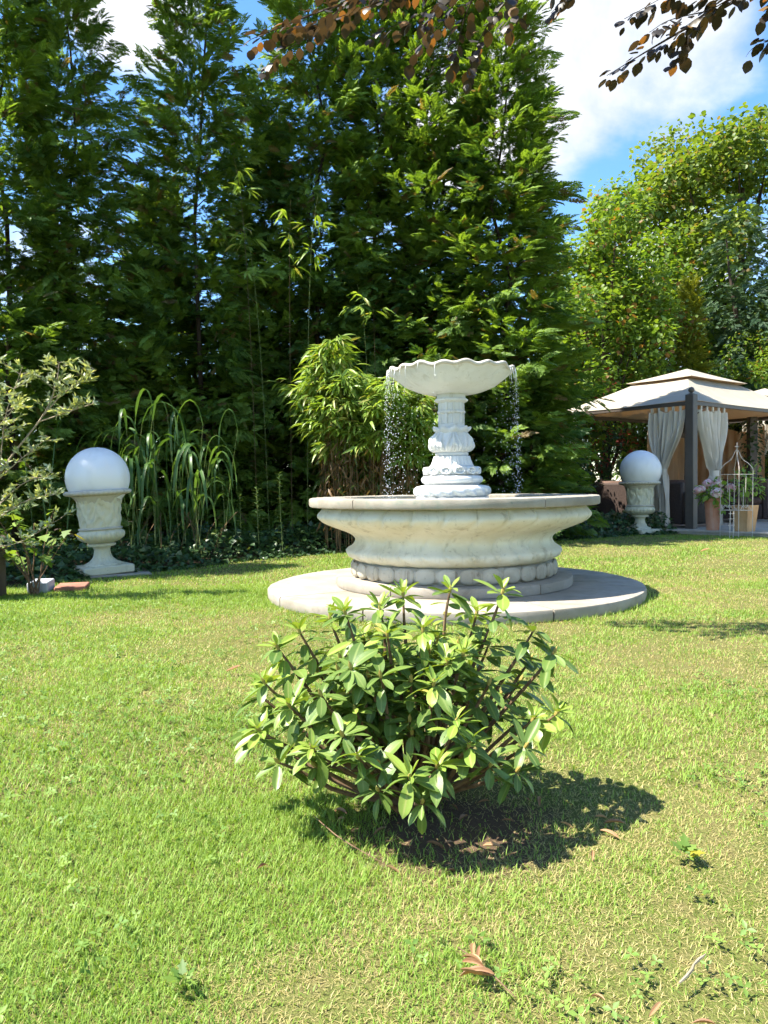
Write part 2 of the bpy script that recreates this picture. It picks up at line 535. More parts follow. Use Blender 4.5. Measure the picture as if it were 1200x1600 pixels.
def lathe(profile, n=64, fn=None, close_top=False, close_bot=False, a0=0.0):
    """profile [(r,z)]; fn(theta, t_index, r, z)->(r,z)"""
    V, F = [], []
    for i, (r, z) in enumerate(profile):
        for j in range(n):
            th = a0 + 2 * PI * j / n
            rr, zz = fn(th, i, r, z) if fn else (r, z)
            V.append((rr * math.cos(th), rr * math.sin(th), zz))
    for i in range(len(profile) - 1):
        for j in range(n):
            k = (j + 1) % n
            F.append((i * n + j, i * n + k, (i + 1) * n + k, (i + 1) * n + j))
    if close_bot:
        F.append(tuple(range(n - 1, -1, -1)))
    if close_top:
        b = (len(profile) - 1) * n
        F.append(tuple(range(b, b + n)))
    return V, F


def spline(pts, n):
    """Catmull-Rom through pts"""
    P = [np.array(p, float) for p in pts]
    P = [2 * P[0] - P[1]] + P + [2 * P[-1] - P[-2]]
    out = []
    m = len(P) - 3
    for i in range(n):
        u = i / (n - 1) * m
        k = min(int(u), m - 1)
        t_ = u - k
        a, b, c, d = P[k:k + 4]
        out.append(0.5 * (2 * b + (c - a) * t_ + (2 * a - 5 * b + 4 * c - d) * t_ ** 2 + (3 * b - a - 3 * c + d) * t_ ** 3))
    return out


def tube(path, rad, n=6, cap=True):
    P = [np.array(p, float) for p in path]
    m = len(P)
    if isinstance(rad, (int, float)):
        rad = [rad] * m
    V, F = [], []
    ref = np.array([0.31, 0.17, 0.93])
    for i, p in enumerate(P):
        d = P[min(i + 1, m - 1)] - P[max(i - 1, 0)]
        d = d / (np.linalg.norm(d) + 1e-9)
        if abs(d @ ref) > 0.95:
            rf = np.array([1.0, 0, 0])
        else:
            rf = ref
        x = np.cross(rf, d)
        x /= np.linalg.norm(x)
        y = np.cross(d, x)
        for j in range(n):
            a = 2 * PI * j / n
            V.append(p + rad[i] * (math.cos(a) * x + math.sin(a) * y))
    for i in range(m - 1):
        for j in range(n):
            k = (j + 1) % n
            F.append((i * n + j, i * n + k, (i + 1) * n + k, (i + 1) * n + j))
    if cap:
        F.append(tuple(range(n - 1, -1, -1)))
        F.append(tuple(range((m - 1) * n, m * n)))
    return V, F


def join(parts):
    V, F = [], []
    for v, f in parts:
        o = len(V)
        V += list(v)
        F += [tuple(i + o for i in q) for q in f]
    return V, F


def box(x0, x1, y0, y1, z0, z1, b=0.0):
    """box with chamfered edges of width b"""
    if b <= 0:
        V = [(x, y, z) for z in (z0, z1) for y in (y0, y1) for x in (x0, x1)]
        return V, [(0, 2, 3, 1), (4, 5, 7, 6), (0, 1, 5, 4), (2, 6, 7, 3), (0, 4, 6, 2), (1, 3, 7, 5)]
    V, F = [], []
    idx = {}
    for sx in (0, 1):
        for sy in (0, 1):
            for sz in (0, 1):
                x, y, z = (x0, x1)[sx], (y0, y1)[sy], (z0, z1)[sz]
                dx, dy, dz = (b, -b)[sx], (b, -b)[sy], (b, -b)[sz]
                for ax, p in (('x', (x, y + dy, z + dz)), ('y', (x + dx, y, z + dz)), ('z', (x + dx, y + dy, z))):
                    idx[sx, sy, sz, ax] = len(V)
                    V.append(p)
    g = lambda a, q: idx[a[0], a[1], a[2], q]
    for ax, k in (('x', 0), ('y', 1), ('z', 2)):
        o = [i for i in (0, 1, 2) if i != k]
        for s in (0, 1):
            ring = []
            for u, v in ((0, 0), (1, 0), (1, 1), (0, 1)):
                c = [0, 0, 0]
                c[k], c[o[0]], c[o[1]] = s, u, v
                ring.append(g(c, ax))
            flip = (s == 1) == (k != 1)
            F.append(tuple(ring if flip else ring[::-1]))
    for k, (p, q) in ((0, 'yz'), (1, 'xz'), (2, 'xy')):
        o = [i for i in (0, 1, 2) if i != k]
        for u in (0, 1):
            for v in (0, 1):
                a, c = [0, 0, 0], [0, 0, 0]
                a[k], c[k] = 0, 1
                a[o[0]] = c[o[0]] = u
                a[o[1]] = c[o[1]] = v
                F.append((g(a, p), g(c, p), g(c, q), g(a, q)))
    for sx in (0, 1):
        for sy in (0, 1):
            for sz in (0, 1):
                F.append(tuple(g((sx, sy, sz), q) for q in 'xyz'))
    return V, F


def fix(V, F, name, sharp=38):
    """mesh with outward normals"""
    import bmesh
    me = mesh(name, V, F, True, 0)
    bm = bmesh.new()
    bm.from_mesh(me)
    bmesh.ops.recalc_face_normals(bm, faces=bm.faces)
    bm.to_mesh(me)
    bm.free()
    me.polygons.foreach_set('use_smooth', [True] * len(me.polygons))
    if sharp:
        me.set_sharp_from_angle(angle=R(sharp))
    me.update()
    return me


def arc_block(r0, r1, z0, z1, a0, a1, n, b=0.015, jag=0.0):
    """a curved stone with rounded long edges"""
    sec = []
    for cx, cz, q in ((r1 - b, z0 + b, -90), (r1 - b, z1 - b, 0), (r0 + b, z1 - b, 90), (r0 + b, z0 + b, 180)):
        for k in (0, 45, 90):
            sec.append((cx + b * math.cos(R(q + k)), cz + b * math.sin(R(q + k))))
    m = len(sec)
    V, F = [], []
    for i in range(n + 1):
        a = a0 + (a1 - a0) * i / n
        j = jag * (math.sin(a * 37) + math.sin(a * 91 + 1)) * 0.5
        for r, z in sec:
            V.append(((r + j) * math.cos(a), (r + j) * math.sin(a), z + j * 0.4))
    for i in range(n):
        for j in range(m):
            k = (j + 1) % m
            F.append((i * m + j, (i + 1) * m + j, (i + 1) * m + k, i * m + k))
    F.append(tuple(range(m)))
    F.append(tuple(range(n * m + m - 1, n * m - 1, -1)))
    return V, F


def copy_tree(o, parent=None):
    c = o.copy()
    C.objects.link(c)
    c.parent = parent
    for ch in list(o.children):
        copy_tree(ch, c)
    return c


def vnoise(x, y, s, seed=0):
    """smooth value noise in numpy, 0..1"""
    x = np.asarray(x) * s + 100.5
    y = np.asarray(y) * s + 57.3
    xi, yi = np.floor(x).astype(int), np.floor(y).astype(int)
    fx, fy = x - xi, y - yi
    fx, fy = fx * fx * (3 - 2 * fx), fy * fy * (3 - 2 * fy)

    def h(a, b):
        v = np.sin(a * 127.1 + b * 311.7 + seed * 74.7) * 43758.5453
        return v - np.floor(v)
    return (h(xi, yi) * (1 - fx) + h(xi + 1, yi) * fx) * (1 - fy) + (h(xi, yi + 1) * (1 - fx) + h(xi + 1, yi + 1) * fx) * fy

# ================================================================== THE SETTING
EDGE = [(-9.0, 5.6), (-4.2, 6.75), (-3.24, 7.25), (-2.69, 8.0), (-2.16, 8.6), (-1.45, 9.55), (-0.53, 10.3), (0.9, 11.1), (2.9, 12.0), (4.2, 12.75), (5.0, 13.0), (6.3, 11.6), (9.0, 9.2)]
EX, EY = [p[0] for p in EDGE], [p[1] for p in EDGE]


def edge_y(x):
    return np.interp(x, EX, EY)


g = 900.0
o = link('ground', mesh('ground', [(-g, -g, 0), (g, -g, 0), (g, g, 0), (-g, g, 0)], [(0, 1, 2, 3)], False), 'lawn')
tag(o, 'mown lawn with dry straw patches running back to the hedge', 'lawn', kind='structure')
bedV = [(x, y + 0.03 * math.sin(x * 9), 0.006) for x, y in [(x, float(edge_y(x))) for x in np.linspace(-9, 5.0, 90)]]
nb = len(bedV)
bedV += [(x, 26.0, 0.006) for x, y, z in bedV]
o = link('planting_bed', mesh('planting_bed', bedV, [(i, i + 1, nb + i + 1, nb + i) for i in range(nb - 1)], False), 'soil')
tag(o, 'dark soil bed below the conifers behind the lawn', 'soil bed', kind='structure')

# ---- grass blades: one mass
BV = np.array([(-0.5, 0, 0), (0.5, 0, 0), (-0.42, 0.10, 0.5), (0.42, 0.10, 0.5), (0, 0.42, 1.0)], float)
BF = np.array([(0, 1, 3), (0, 3, 2), (2, 3, 4)])
TV = np.array([(-0.5, 0, 0), (0.5, 0, 0), (0, 0.3, 1.0)], float)
TF = np.array([(0, 1, 2)])
FX, FY, SLAB_R = 0.565, 6.345, 1.52
BX, BY = 0.07, 2.13


def blades(n, y0, y1, w, h, V, F):
    yy = np.sqrt(rng.random(n) * (y1 ** 2 - y0 ** 2) + y0 ** 2)
    xx = (rng.random(n) * 2 - 1) * (yy * 0.53 + 0.15)
    keep = yy < edge_y(xx) + rng.normal(0, 0.05, n)
    keep &= np.hypot(xx - FX, yy - FY) > SLAB_R - 0.01
    db = np.hypot(xx - 0.15, (yy - 1.97) * 1.15)
    keep &= rng.random(n) < np.clip((db - 0.10) / 0.24, 0.12, 1)
    # straw patches and bare spots, more of them on the right
    n1, n2, n3 = vnoise(xx, yy, 0.9, 1), vnoise(xx, yy, 2.7, 2), vnoise(xx, yy, 9.0, 3)
    patch = 0.45 * n1 + 0.35 * n2 + 0.25 * n3 + 0.16 * np.clip(xx / (yy * 0.5), -1, 1)
    keep &= rng.random(n) < np.clip(1.25 - 1.0 * np.clip(patch - 0.50, 0, 1) * 2.8, 0.5, 1)
    xx, yy, patch, n3, db = xx[keep], yy[keep], patch[keep], n3[keep], db[keep]
    m = len(xx)
    lush = np.clip(0.75 - patch, 0, 0.5)
    dryp = np.clip((patch - 0.39) * 2.3, 0.06, 0.78)
    dry = (rng.random(m) < dryp) * (0.6 + 0.4 * rng.random(m))
    a = rng.random(m) * 2 * PI
    lean = np.abs(rng.normal(0, 0.5, m)) + dry * 0.65
    lean = np.clip(lean, 0, 1.45)
    ax = np.stack([np.cos(a), np.sin(a), np.zeros(m)], 1)
    bk = np.stack([-np.sin(a), np.cos(a), np.zeros(m)], 1)
    up = bk * np.sin(lean)[:, None] + np.array([[0, 0, 1.0]]) * np.cos(lean)[:, None]
    fw = bk * np.cos(lean)[:, None] - np.array([[0, 0, 1.0]]) * np.sin(lean)[:, None]
    Rm = np.stack([ax, fw, up], 2)
    hh = h * (0.55 + 0.7 * rng.random(m)) * (0.75 + 0.9 * lush) * (1 + 0.5 * (np.abs(np.hypot(xx - FX, yy - FY) - SLAB_R) < 0.06) + 0.5 * ((db < 0.5) & (rng.random(m) < 0.3)))
    ww = w * (0.6 + 0.8 * rng.random(m)) * (1 - 0.35 * (dry > 0))
    T = np.stack([xx, yy, np.zeros(m)], 1)
    big = vnoise(xx, yy, 1.7, 9)
    var = np.clip(0.25 + 0.5 * rng.random(m) + 0.55 * (big - 0.5), 0, 1)
    V2, F2, v2 = inst(V, F, Rm, T, np.stack([ww, hh, hh], 1), var)
    return V2, F2, v2, np.repeat(dry, len(V))


gp = [blades(100000, 1.0, 2.2, 0.0021, 0.019, BV, BF), blades(92000, 2.2, 4.0, 0.0030, 0.024, BV, BF),
      blades(160000, 4.0, 7.0, 0.0048, 0.025, TV, TF), blades(140000, 7.0, 13.2, 0.009, 0.030, TV, TF)]
V, F, A = cat([(p[0], p[1], np.stack([p[2], p[3]], 1)) for p in gp])
o = link('grass', npmesh('grass', V, F, False, {'var': A[:, 0], 'dry': A[:, 1]}), 'grass')
tag(o, 'short sunlit grass blades of the lawn', 'grass', kind='stuff')

# ---- clover and small broad leaves among the grass
th = np.linspace(0, 2 * PI, 7)[:-1]
c3 = []
for k in range(3):
    q = 2 * PI * k / 3
    c3 += [(0, 0, 0), (0.55 * math.cos(q - 0.55), 0.55 * math.sin(q - 0.55), 0.12), (1.0 * math.cos(q), 1.0 * math.sin(q), 0.05), (0.55 * math.cos(q + 0.55), 0.55 * math.sin(q + 0.55), 0.12)]
CV = np.array(c3)
CF = np.array([(4 * k, 4 * k + 1, 4 * k + 2) for k in range(3)] + [(4 * k, 4 * k + 2, 4 * k + 3) for k in range(3)])
n = 9500
yy = np.sqrt(rng.random(n) * (6.0 ** 2 - 1.05 ** 2) + 1.05 ** 2)
xx = (rng.random(n) * 2 - 1) * (yy * 0.53 + 0.1)
cl = vnoise(xx, yy, 2.2, 21) * 0.6 + vnoise(xx, yy, 6.5, 22) * 0.5 - 0.12 * np.clip(xx / (yy * 0.5), -1, 1)
keep = (cl > 0.58) & (np.hypot(xx - FX, yy - FY) > SLAB_R + 0.03) & (np.hypot(xx - 0.15, yy - 1.97) > 0.5)
xx, yy = xx[keep], yy[keep]
m = len(xx)
dirs = np.stack([np.cos(rng.random(m) * 6.28), np.sin(rng.random(m) * 6.28), rng.normal(0, 0.35, m)], 1)
V, F, A = inst(CV, CF, frames(dirs, roll=rng.normal(0, 0.35, m)), np.stack([xx, yy, 0.014 + 0.016 * rng.random(m)], 1), 0.010 + 0.010 * rng.random(m))
o = link('clover', npmesh('clover', V, F, False, {'var': A}), 'clover')
tag(o, 'patches of clover leaves scattered in the lawn', 'clover', kind='stuff')

# ---- ivy covering the bed edge
IV = np.array([(0, 0, 0), (0.25, 0.48, 0.06), (0.52, 0.30, 0.0), (1.0, 0, -0.10), (0.52, -0.30, 0.0), (0.25, -0.48, 0.06)], float)
IF = np.array([(0, 3, 2), (0, 2, 1), (0, 4, 3), (0, 5, 4)])
n = 17000
xx = rng.random(n) * 10.6 - 5.6
dd = rng.random(n) ** 1.3 * 2.6 - 0.10 + (vnoise(xx, xx * 0, 2.1, 31) - 0.5) * 0.30
yy = edge_y(xx) + dd
mound = np.clip(dd / 0.45, 0, 1) * (0.08 + 0.30 * vnoise(xx, yy, 1.3, 33) + 0.12 * vnoise(xx, yy, 4, 34))
zz = 0.025 + mound * (0.35 + 0.65 * rng.random(n)) 
keep = np.hypot(xx + 2.93, yy - 8.0) > 0.30
keep &= ~((xx < -3.0) & (yy < 7.2))
xx, yy, zz = xx[keep], yy[keep], zz[keep]
m = len(xx)
a = rng.random(m) * 6.28
dirs = np.stack([np.cos(a) * 0.8, np.sin(a) * 0.6 - 0.5, rng.normal(-0.25, 0.3, m)], 1)
V, F, A = inst(IV, IF, frames(dirs, roll=rng.normal(0, 0.45, m)), np.stack([xx, yy, zz], 1), 0.045 + 0.045 * rng.random(m))
o = link('ivy', npmesh('ivy', V, F, False, {'var': A}), 'ivy')
tag(o, 'dark ivy covering the ground along the lawn edge', 'ivy', kind='stuff')

# ------------------------------------------------------------------ conifers


def spray_mesh(npair=8, droop=0.22, width=0.42, seed=0):
    r_ = random.Random(seed)
    V, F = [], []

    def kite(p, a, ln, w):
        b = len(V)
        d = (math.cos(a), math.sin(a))
        nrm = (-d[1], d[0])
        for f, s in ((0, 0), (0.5, w), (1, 0), (0.5, -w)):
            x, y = p[0] + d[0] * ln * f + nrm[0] * s, p[1] + d[1] * ln * f + nrm[1] * s
            V.append((x, y, -droop * x * x - 0.25 * y * y + r_.uniform(-0.02, 0.02)))
        F.append((b, b + 2, b + 1))
        F.append((b, b + 3, b + 2))
    for i in range(npair):
        x = 0.06 + 0.80 * i / npair
        ln = width * (1 - 0.75 * (i / npair) ** 1.4) * r_.uniform(0.75, 1.15) * (0.7 + 0.3 * min(1, i / 2))
        for s in (1, -1):
            kite((x, 0), s * R(r_.uniform(36, 54)), ln, 0.043 * r_.uniform(0.8, 1.25))
    kite((0.0, 0), 0, 1.0, 0.035)
    kite((0.7, 0), R(4), 0.34, 0.05)
    return np.array(V), np.array(F)


SPR = [spray_mesh(8, 0.25, 0.40, s) for s in range(3)]


def bough_mesh(ns, seed, sag=0.35, rise=0.3, size=0.31):
    """a branch end carrying flat fan sprays, reaching out along +X to about 1"""
    r_ = random.Random(seed)
    parts = []
    for i in range(ns):
        u = (i + 0.5) / ns
        x = 0.12 + 0.80 * u
        side = 1 if i % 2 else -1
        lat = side * R(r_.uniform(12, 75)) * (1 - 0.45 * u)
        z = rise * x - sag * x * x + r_.uniform(-0.10, 0.06)
        y = side * r_.uniform(0.0, 0.22) * (1.2 - u)
        d = np.array([[math.cos(lat), math.sin(lat), r_.uniform(-0.38, 0.22)]])
        Rm = frames(d, roll=np.array([r_.uniform(-1.0, 1.0)]))
        Vs, Fs = SPR[i % 3]
        parts.append(inst(Vs, Fs, Rm, np.array([[x, y, z]]), np.array([size * r_.uniform(0.7, 1.15)]), np.array([r_.random()])))
    return cat(parts)


BOUGH = [bough_mesh(26, 10 + k) for k in range(4)]


def conifer_crown(seed, H=9.0, Rb=1.15, n=300, zmin=0.15, power=1.8, boughs=BOUGH, tops=((0, 0, 1.0),), s0=0.82, tilt=0.10):
    r_ = random.Random(seed)
    groups = {k: [[], [], [], []] for k in range(len(boughs))}
    for i in range(n):
        top = tops[0] if len(tops) == 1 else r_.choice(tops)
        u = ((i + r_.random()) / n) ** 0.94
        z = zmin + (H * top[2] - zmin) * u
        rad = Rb * (1 - u ** power) * (0.86 + 0.14 * math.sin(z * 2.3 + seed)) + 0.10
        a = i * 2.39996 + r_.uniform(-0.4, 0.4)
        out = r_.random() < 0.22
        rad *= 1.12 + 0.25 * r_.random() if out else 0.70 + 0.38 * r_.random()
        rr = rad * (r_.uniform(0.45, 0.75) if out else 0.72 * r_.random() ** 0.7)
        s = s0 * (0.50 + 0.55 * rad / Rb) * r_.uniform(0.65, 1.25) * (1.0 if out else 1.15)
        el = r_.uniform(-0.15, 0.35) + 0.75 * u ** 3 + tilt
        cx, cy = top[0] * (0.3 + u), top[1] * (0.3 + u)
        k = i % len(boughs)
        groups[k][0].append((math.cos(a) * math.cos(el), math.sin(a) * math.cos(el), math.sin(el)))
        groups[k][1].append((cx + rr * math.cos(a), cy + rr * math.sin(a), z))
        groups[k][2].append(s)
        groups[k][3].append(r_.random())
    parts = []
    for k, (d, T, S, v) in groups.items():
        V, F, A = boughs[k]
        d, T, S, v = np.array(d), np.array(T), np.array(S), np.array(v)
        V2, F2, a2 = inst(V, F, frames(d, roll=np.array([r_.uniform(-0.25, 0.25) for _ in S])), T, S, v)
        a2 = np.clip(0.55 * a2 + 0.45 * np.tile(A, len(T)), 0, 1)
        parts.append((V2, F2, a2))
    return cat(parts)


def trunk_mesh(H, r, seed, limbs=14, spread=0.7, z0=0.8):
    r_ = random.Random(seed)
    pts = [(r_.uniform(-0.04, 0.04) * i, r_.uniform(-0.04, 0.04) * i, H * 0.93 * i / 8) for i in range(9)]
    parts = [tube(pts, [r * (1.25 if i == 0 else 1) * (1 - 0.88 * i / 8) for i in range(9)], 8)]
    for k in range(limbs):
        u = r_.uniform(z0 / H, 0.85)
        i = int(u * 8)
        p = np.array(pts[i])
        p[2] = u * H * 0.93
        a = k * 2.4
        ln = spread * (1 - u * 0.8)
        q = p + np.array([math.cos(a) * ln, math.sin(a) * ln, ln * 0.45])
        parts.append(tube([p, (p + q) / 2 + np.array([0, 0, 0.06]), q], [r * 0.3 * (1 - u * 0.7), r * 0.2 * (1 - u * 0.7), 0.006], 5))
    return join(parts)


con_crowns = []
for k, tp in enumerate((((0, 0, 1.0),), ((0.0, 0, 1.0), (0.3, 0.1, 0.83), (-0.2, -0.15, 0.93)))):
    V, F, A = conifer_crown(40 + k, tops=tp, n=530)
    con_crowns.append(npmesh('conifer_crown', V, F, False, {'var': A}))
con_trunks = []
for k in range(3):
    V, F = trunk_mesh(9.0, 0.06, 60 + k)
    con_trunks.append(mesh('conifer_trunk', V, F))
CON = [  # x, y, height, radius, variant, turn, label
    (-6.6, 7.5, 8.0, 0.95, 0, 0.3, 'conifer beyond the end of the hedge row, mostly outside the view beside the silver shrub', 0),
    (-5.0, 10.4, 9.6, 0.98, 1, 1.2, 'tall conifer standing first in the row, reaching out of the photo above the silver shrub', 1),
    (-4.3, 10.9, 10.0, 0.80, 2, 2.1, 'tall conifer directly behind the large globe urn beside the sky gap', 1),
    (-3.5, 12.4, 5.4, 1.00, 0, 2.9, 'lower conifer filling the gap between the two tall left hand conifers', 1),
    (-2.74, 11.7, 10.4, 0.90, 0, 4.0, 'tall narrow conifer behind the reed clump with sky on both sides', 1),
    (-1.9, 12.9, 7.6, 1.00, 1, 5.1, 'conifer set back behind the thin bamboo canes', 1),
    (-1.0, 12.5, 11.2, 1.00, 2, 0.9, 'tall conifer rising behind the bamboo clump', 1),
    (-0.02, 12.8, 10.6, 1.00, 0, 1.9, 'tall conifer behind the bamboo and the left rim of the upper bowl', 1),
    (0.93, 12.5, 10.3, 1.02, 1, 3.3, 'tall conifer directly behind the fountain column', 1),
    (1.88, 12.1, 8.8, 1.06, 2, 4.4, 'conifer behind the right rim of the upper bowl under the hanging beech leaves', 1),
    (2.40, 12.4, 6.9, 0.56, 0, 5.4, 'shortest front conifer at the end of the row beside the open sky', 1),
]
for x, y, h, r_, v, tn, lab, vis in CON:
    t_ = thing('conifer_tree', lab, 'conifer', (x, y, 0), (0, 0, tn), 'conifers of the tall hedge row')
    s = (r_ / 1.15, r_ / 1.15, h / 9.0)
    link('trunk', con_trunks[v], 'bark', t_, scale=s)
    link('crown', con_crowns[v % 2], 'thuja', t_, scale=s)
for i, (x, y, h) in enumerate(((-5.6, 14.0, 5.0), (-4.0, 14.6, 4.6), (-2.3, 14.8, 5.0), (-0.6, 15.0, 4.8), (0.6, 14.9, 5.2), (1.6, 14.9, 4.6))):
    t_ = thing('conifer_tree', 'low dark conifer of the second row glimpsed behind ' + ('the silver shrub', 'the large globe', 'the reed clump', 'the bamboo clump', 'the fountain column', 'the end of the hedge')[i], 'conifer', (x, y, 0), (0, 0, i * 1.3), 'low conifers behind the hedge row')
    s = (0.8, 0.8, h / 9.0)
    link('trunk', con_trunks[i % 3], 'bark', t_, scale=s)
    link('crown', con_crowns[(i + 1) % 2], 'thuja', t_, scale=s)

# ------------------------------------------------------------------ broad-leaved trees and shrubs
LEAF6 = np.array([(0, 0, 0), (0.30, 0.26, 0.05), (0.68, 0.22, 0.02), (1.0, 0, -0.12), (0.68, -0.22, 0.02), (0.30, -0.26, 0.05)], float)
LEAF6F = np.array([(0, 3, 2), (0, 2, 1), (0, 4, 3), (0, 5, 4)])
LOBED = np.array([(0, 0, 0), (0.10, 0.42, 0.04), (0.42, 0.26, 0.0), (0.60, 0.46, -0.06), (0.66, 0.20, -0.02), (1.0, 0, -0.14), (0.66, -0.20, -0.02), (0.60, -0.46, -0.06), (0.42, -0.26, 0.0), (0.10, -0.42, 0.04)], float)
LOBEDF = np.array([(0, 2, 1), (0, 4, 2), (2, 4, 3), (0, 5, 4), (0, 6, 5), (0, 8, 6), (8, 7, 6), (0, 9, 8)])
KITE = np.array([(0, 0, 0), (0.45, 0.17, 0.03), (1.0, 0, -0.06), (0.45, -0.17, 0.03)], float)
KITEF = np.array([(0, 2, 1), (0, 3, 2)])


def leaf_clump(nl, seed, LV, LF, size, up=0.5, droop=-0.15):
    r_ = np.random.default_rng(seed)
    p = r_.normal(0, 1, (nl, 3))
    p /= np.linalg.norm(p, axis=1, keepdims=True)
    p *= (0.35 + 0.65 * r_.random((nl, 1)) ** 0.6)
    d = p * np.array([[1, 1, 0.35]]) + r_.normal(0, 0.35, (nl, 3)) + np.array([[0, 0, droop]])
    up_ = p + np.array([[0, 0, up + 0.6]]) + r_.normal(0, 0.25, (nl, 3))
    return inst(LV, LF, frames(d, up_), p, size * (0.7 + 0.6 * r_.random(nl)), r_.random(nl))


def lobed_crown(lobes, per, clumps, seed, cs=0.33, squash=0.8):
    """lobes [(x,y,z,r)]; leaf clumps spread over the upper shell of every lobe"""
    r_ = np.random.default_rng(seed)
    parts = []
    for x, y, z, rad in lobes:
        n = max(4, int(per * rad * rad))
        p = r_.normal(0, 1, (n, 3))
        p /= np.linalg.norm(p, axis=1, keepdims=True)
        p[:, 2] = np.where(p[:, 2] < -0.35, -p[:, 2], p[:, 2])
        p *= rad * (0.55 + 0.5 * r_.random((n, 1)))
        p[:, 2] *= squash
        p += np.array([[x, y, z]])
        for k, (V, F, A) in enumerate(clumps):
            q = p[k::len(clumps)]
            m = len(q)
            if not m:
                continue
            a = r_.random(m) * 6.28
            v = r_.random(m)
            V2, F2, a2 = inst(V, F, frames(np.stack([np.cos(a), np.sin(a), r_.normal(0, 0.2, m)], 1)), q, cs * (0.7 + 0.6 * r_.random(m)), v)
            parts.append((V2, F2, np.clip(0.45 * a2 + 0.55 * np.tile(A, m), 0, 1)))
    return cat(parts)


def limb_trunk(H, r, lobes, seed):
    r_ = random.Random(seed)
    pts = spline([(0, 0, 0), (r_.uniform(-.1, .1), r_.uniform(-.1, .1), H * 0.35), (r_.uniform(-.3, .3), r_.uniform(-.2, .2), H * 0.85)], 8)
    parts = [tube(pts, [r * (1.3 if i == 0 else 1) * (1 - 0.8 * i / 7) for i in range(8)], 8)]
    for x, y, z, rad in lobes:
        u = min(max(z / H - 0.25, 0.12), 0.8)
        p = pts[int(u / 0.85 * 7) if u < 0.85 else 6]
        q = np.array([x, y, z])
        mid = (p + q) / 2 + np.array([0, 0, 0.1 * rad])
        parts.append(tube([p, mid, q], [r * 0.38, r * 0.24, r * 0.05], 5))
    return join(parts)


def lobes_in(rx, ry, zc, rz, n, seed, lr=(0.8, 1.4)):
    r_ = random.Random(seed)
    out = []
    for i in range(n):
        a = i * 2.4 + r_.uniform(-0.4, 0.4)
        w = 1 - 2 * (i + 0.5) / n
        h = math.sqrt(max(0, 1 - w * w))
        f = r_.uniform(0.6, 0.95)
        out.append((rx * h * math.cos(a) * f, ry * h * math.sin(a) * f, zc + rz * w * f, r_.uniform(*lr)))
    return out


WIDE6 = LEAF6 * np.array([[1, 1.5, 1]])
CL_MAPLE = [leaf_clump(42, 70 + k, WIDE6, LEAF6F, 0.31) for k in range(3)]
CL_LEAF = [leaf_clump(34, 80 + k, LEAF6, LEAF6F, 0.36) for k in range(3)]
CL_FINE = [leaf_clump(60, 90 + k, KITE, KITEF, 0.30) for k in range(2)]


def broad_tree(name, label, cat_, loc, H, lobes, mat, clumps, per=26, cs=0.33, tr=0.14, seed=1, group=None):
    t_ = thing(name, label, cat_, loc, group=group)
    V, F = limb_trunk(H, tr, lobes, seed)
    link('trunk', mesh('trunk', V, F), 'bark', t_)
    V, F, A = lobed_crown(lobes, per, clumps, seed, cs)
    link('crown', npmesh('crown', V, F, False, {'var': A}), mat, t_)
    return t_


broad_tree('maple_tree', 'large yellow green maple rising behind the gazebos against the sky', 'tree', (12.5, 27.0, 0), 13.0,
           lobes_in(5.0, 3.0, 8.0, 4.9, 36, 5, (1.0, 1.8)), 'maple', CL_MAPLE, 16, 0.50, 0.3, 5)
broad_tree('maple_tree', 'smaller bright green maple beside the end of the conifer hedge', 'tree', (5.6, 19.5, 0), 8.2,
           lobes_in(1.35, 1.4, 4.8, 3.4, 17, 6, (0.6, 1.0)), 'lime_leaf', CL_MAPLE, 26, 0.36, 0.16, 6)
broad_tree('maple_tree', 'light green tree standing between the small maple and the large maple', 'tree', (8.0, 24.5, 0), 9.0,
           lobes_in(2.3, 1.8, 5.2, 3.2, 16, 8, (0.8, 1.3)), 'lime_leaf', CL_MAPLE, 24, 0.42, 0.18, 8)
# weeping yew
YB = [bough_mesh(22, 30 + k, sag=1.0, rise=0.25, size=0.32) for k in range(3)]
V, F, A = conifer_crown(77, H=7.6, Rb=1.7, n=260, zmin=1.2, power=2.2, boughs=YB, tops=((0, 0, 1.0), (0.6, 0.2, 0.8), (-0.5, 0, 0.72)), s0=0.95, tilt=-0.5)
t_ = thing('yew_tree', 'dark grey green weeping evergreen behind the second gazebo', 'evergreen', (10.3, 22.2, 0))
t_.scale = (1.1, 1.1, 1.17)
link('crown', npmesh('yew_crown', V, F, False, {'var': A}), 'yew', t_)
V, F = trunk_mesh(7.2, 0.15, 12, 16, 1.1, 1.5)
link('trunk', mesh('trunk', V, F), 'bark', t_)
# golden conifer
t_ = thing('golden_conifer', 'slim yellow green conifer between the maples above the gazebo roof', 'conifer', (8.15, 20.4, 0))
o = link('crown', con_crowns[0], None, t_, scale=(0.52, 0.52, 0.67))
o.material_slots[0].link = 'OBJECT'
o.material_slots[0].material = M['yellow_leaf']
link('trunk', con_trunks[0], 'bark', t_, scale=(0.5, 0.5, 0.62))


def shrub(label, loc, rx, ry, h, mat, clumps=CL_LEAF, per=28, cs=0.28, n=9, seed=1, lr=None, cat_='shrub', name='shrub', group=None):
    lr = lr or (0.38 * min(rx, h), 0.62 * min(rx, h))
    lobes = lobes_in(rx, ry, h * 0.52, h * 0.48, n, seed, lr)
    return broad_tree(name, label, cat_, loc, h * 0.9, lobes, mat, clumps, per, cs, 0.05, seed, group)


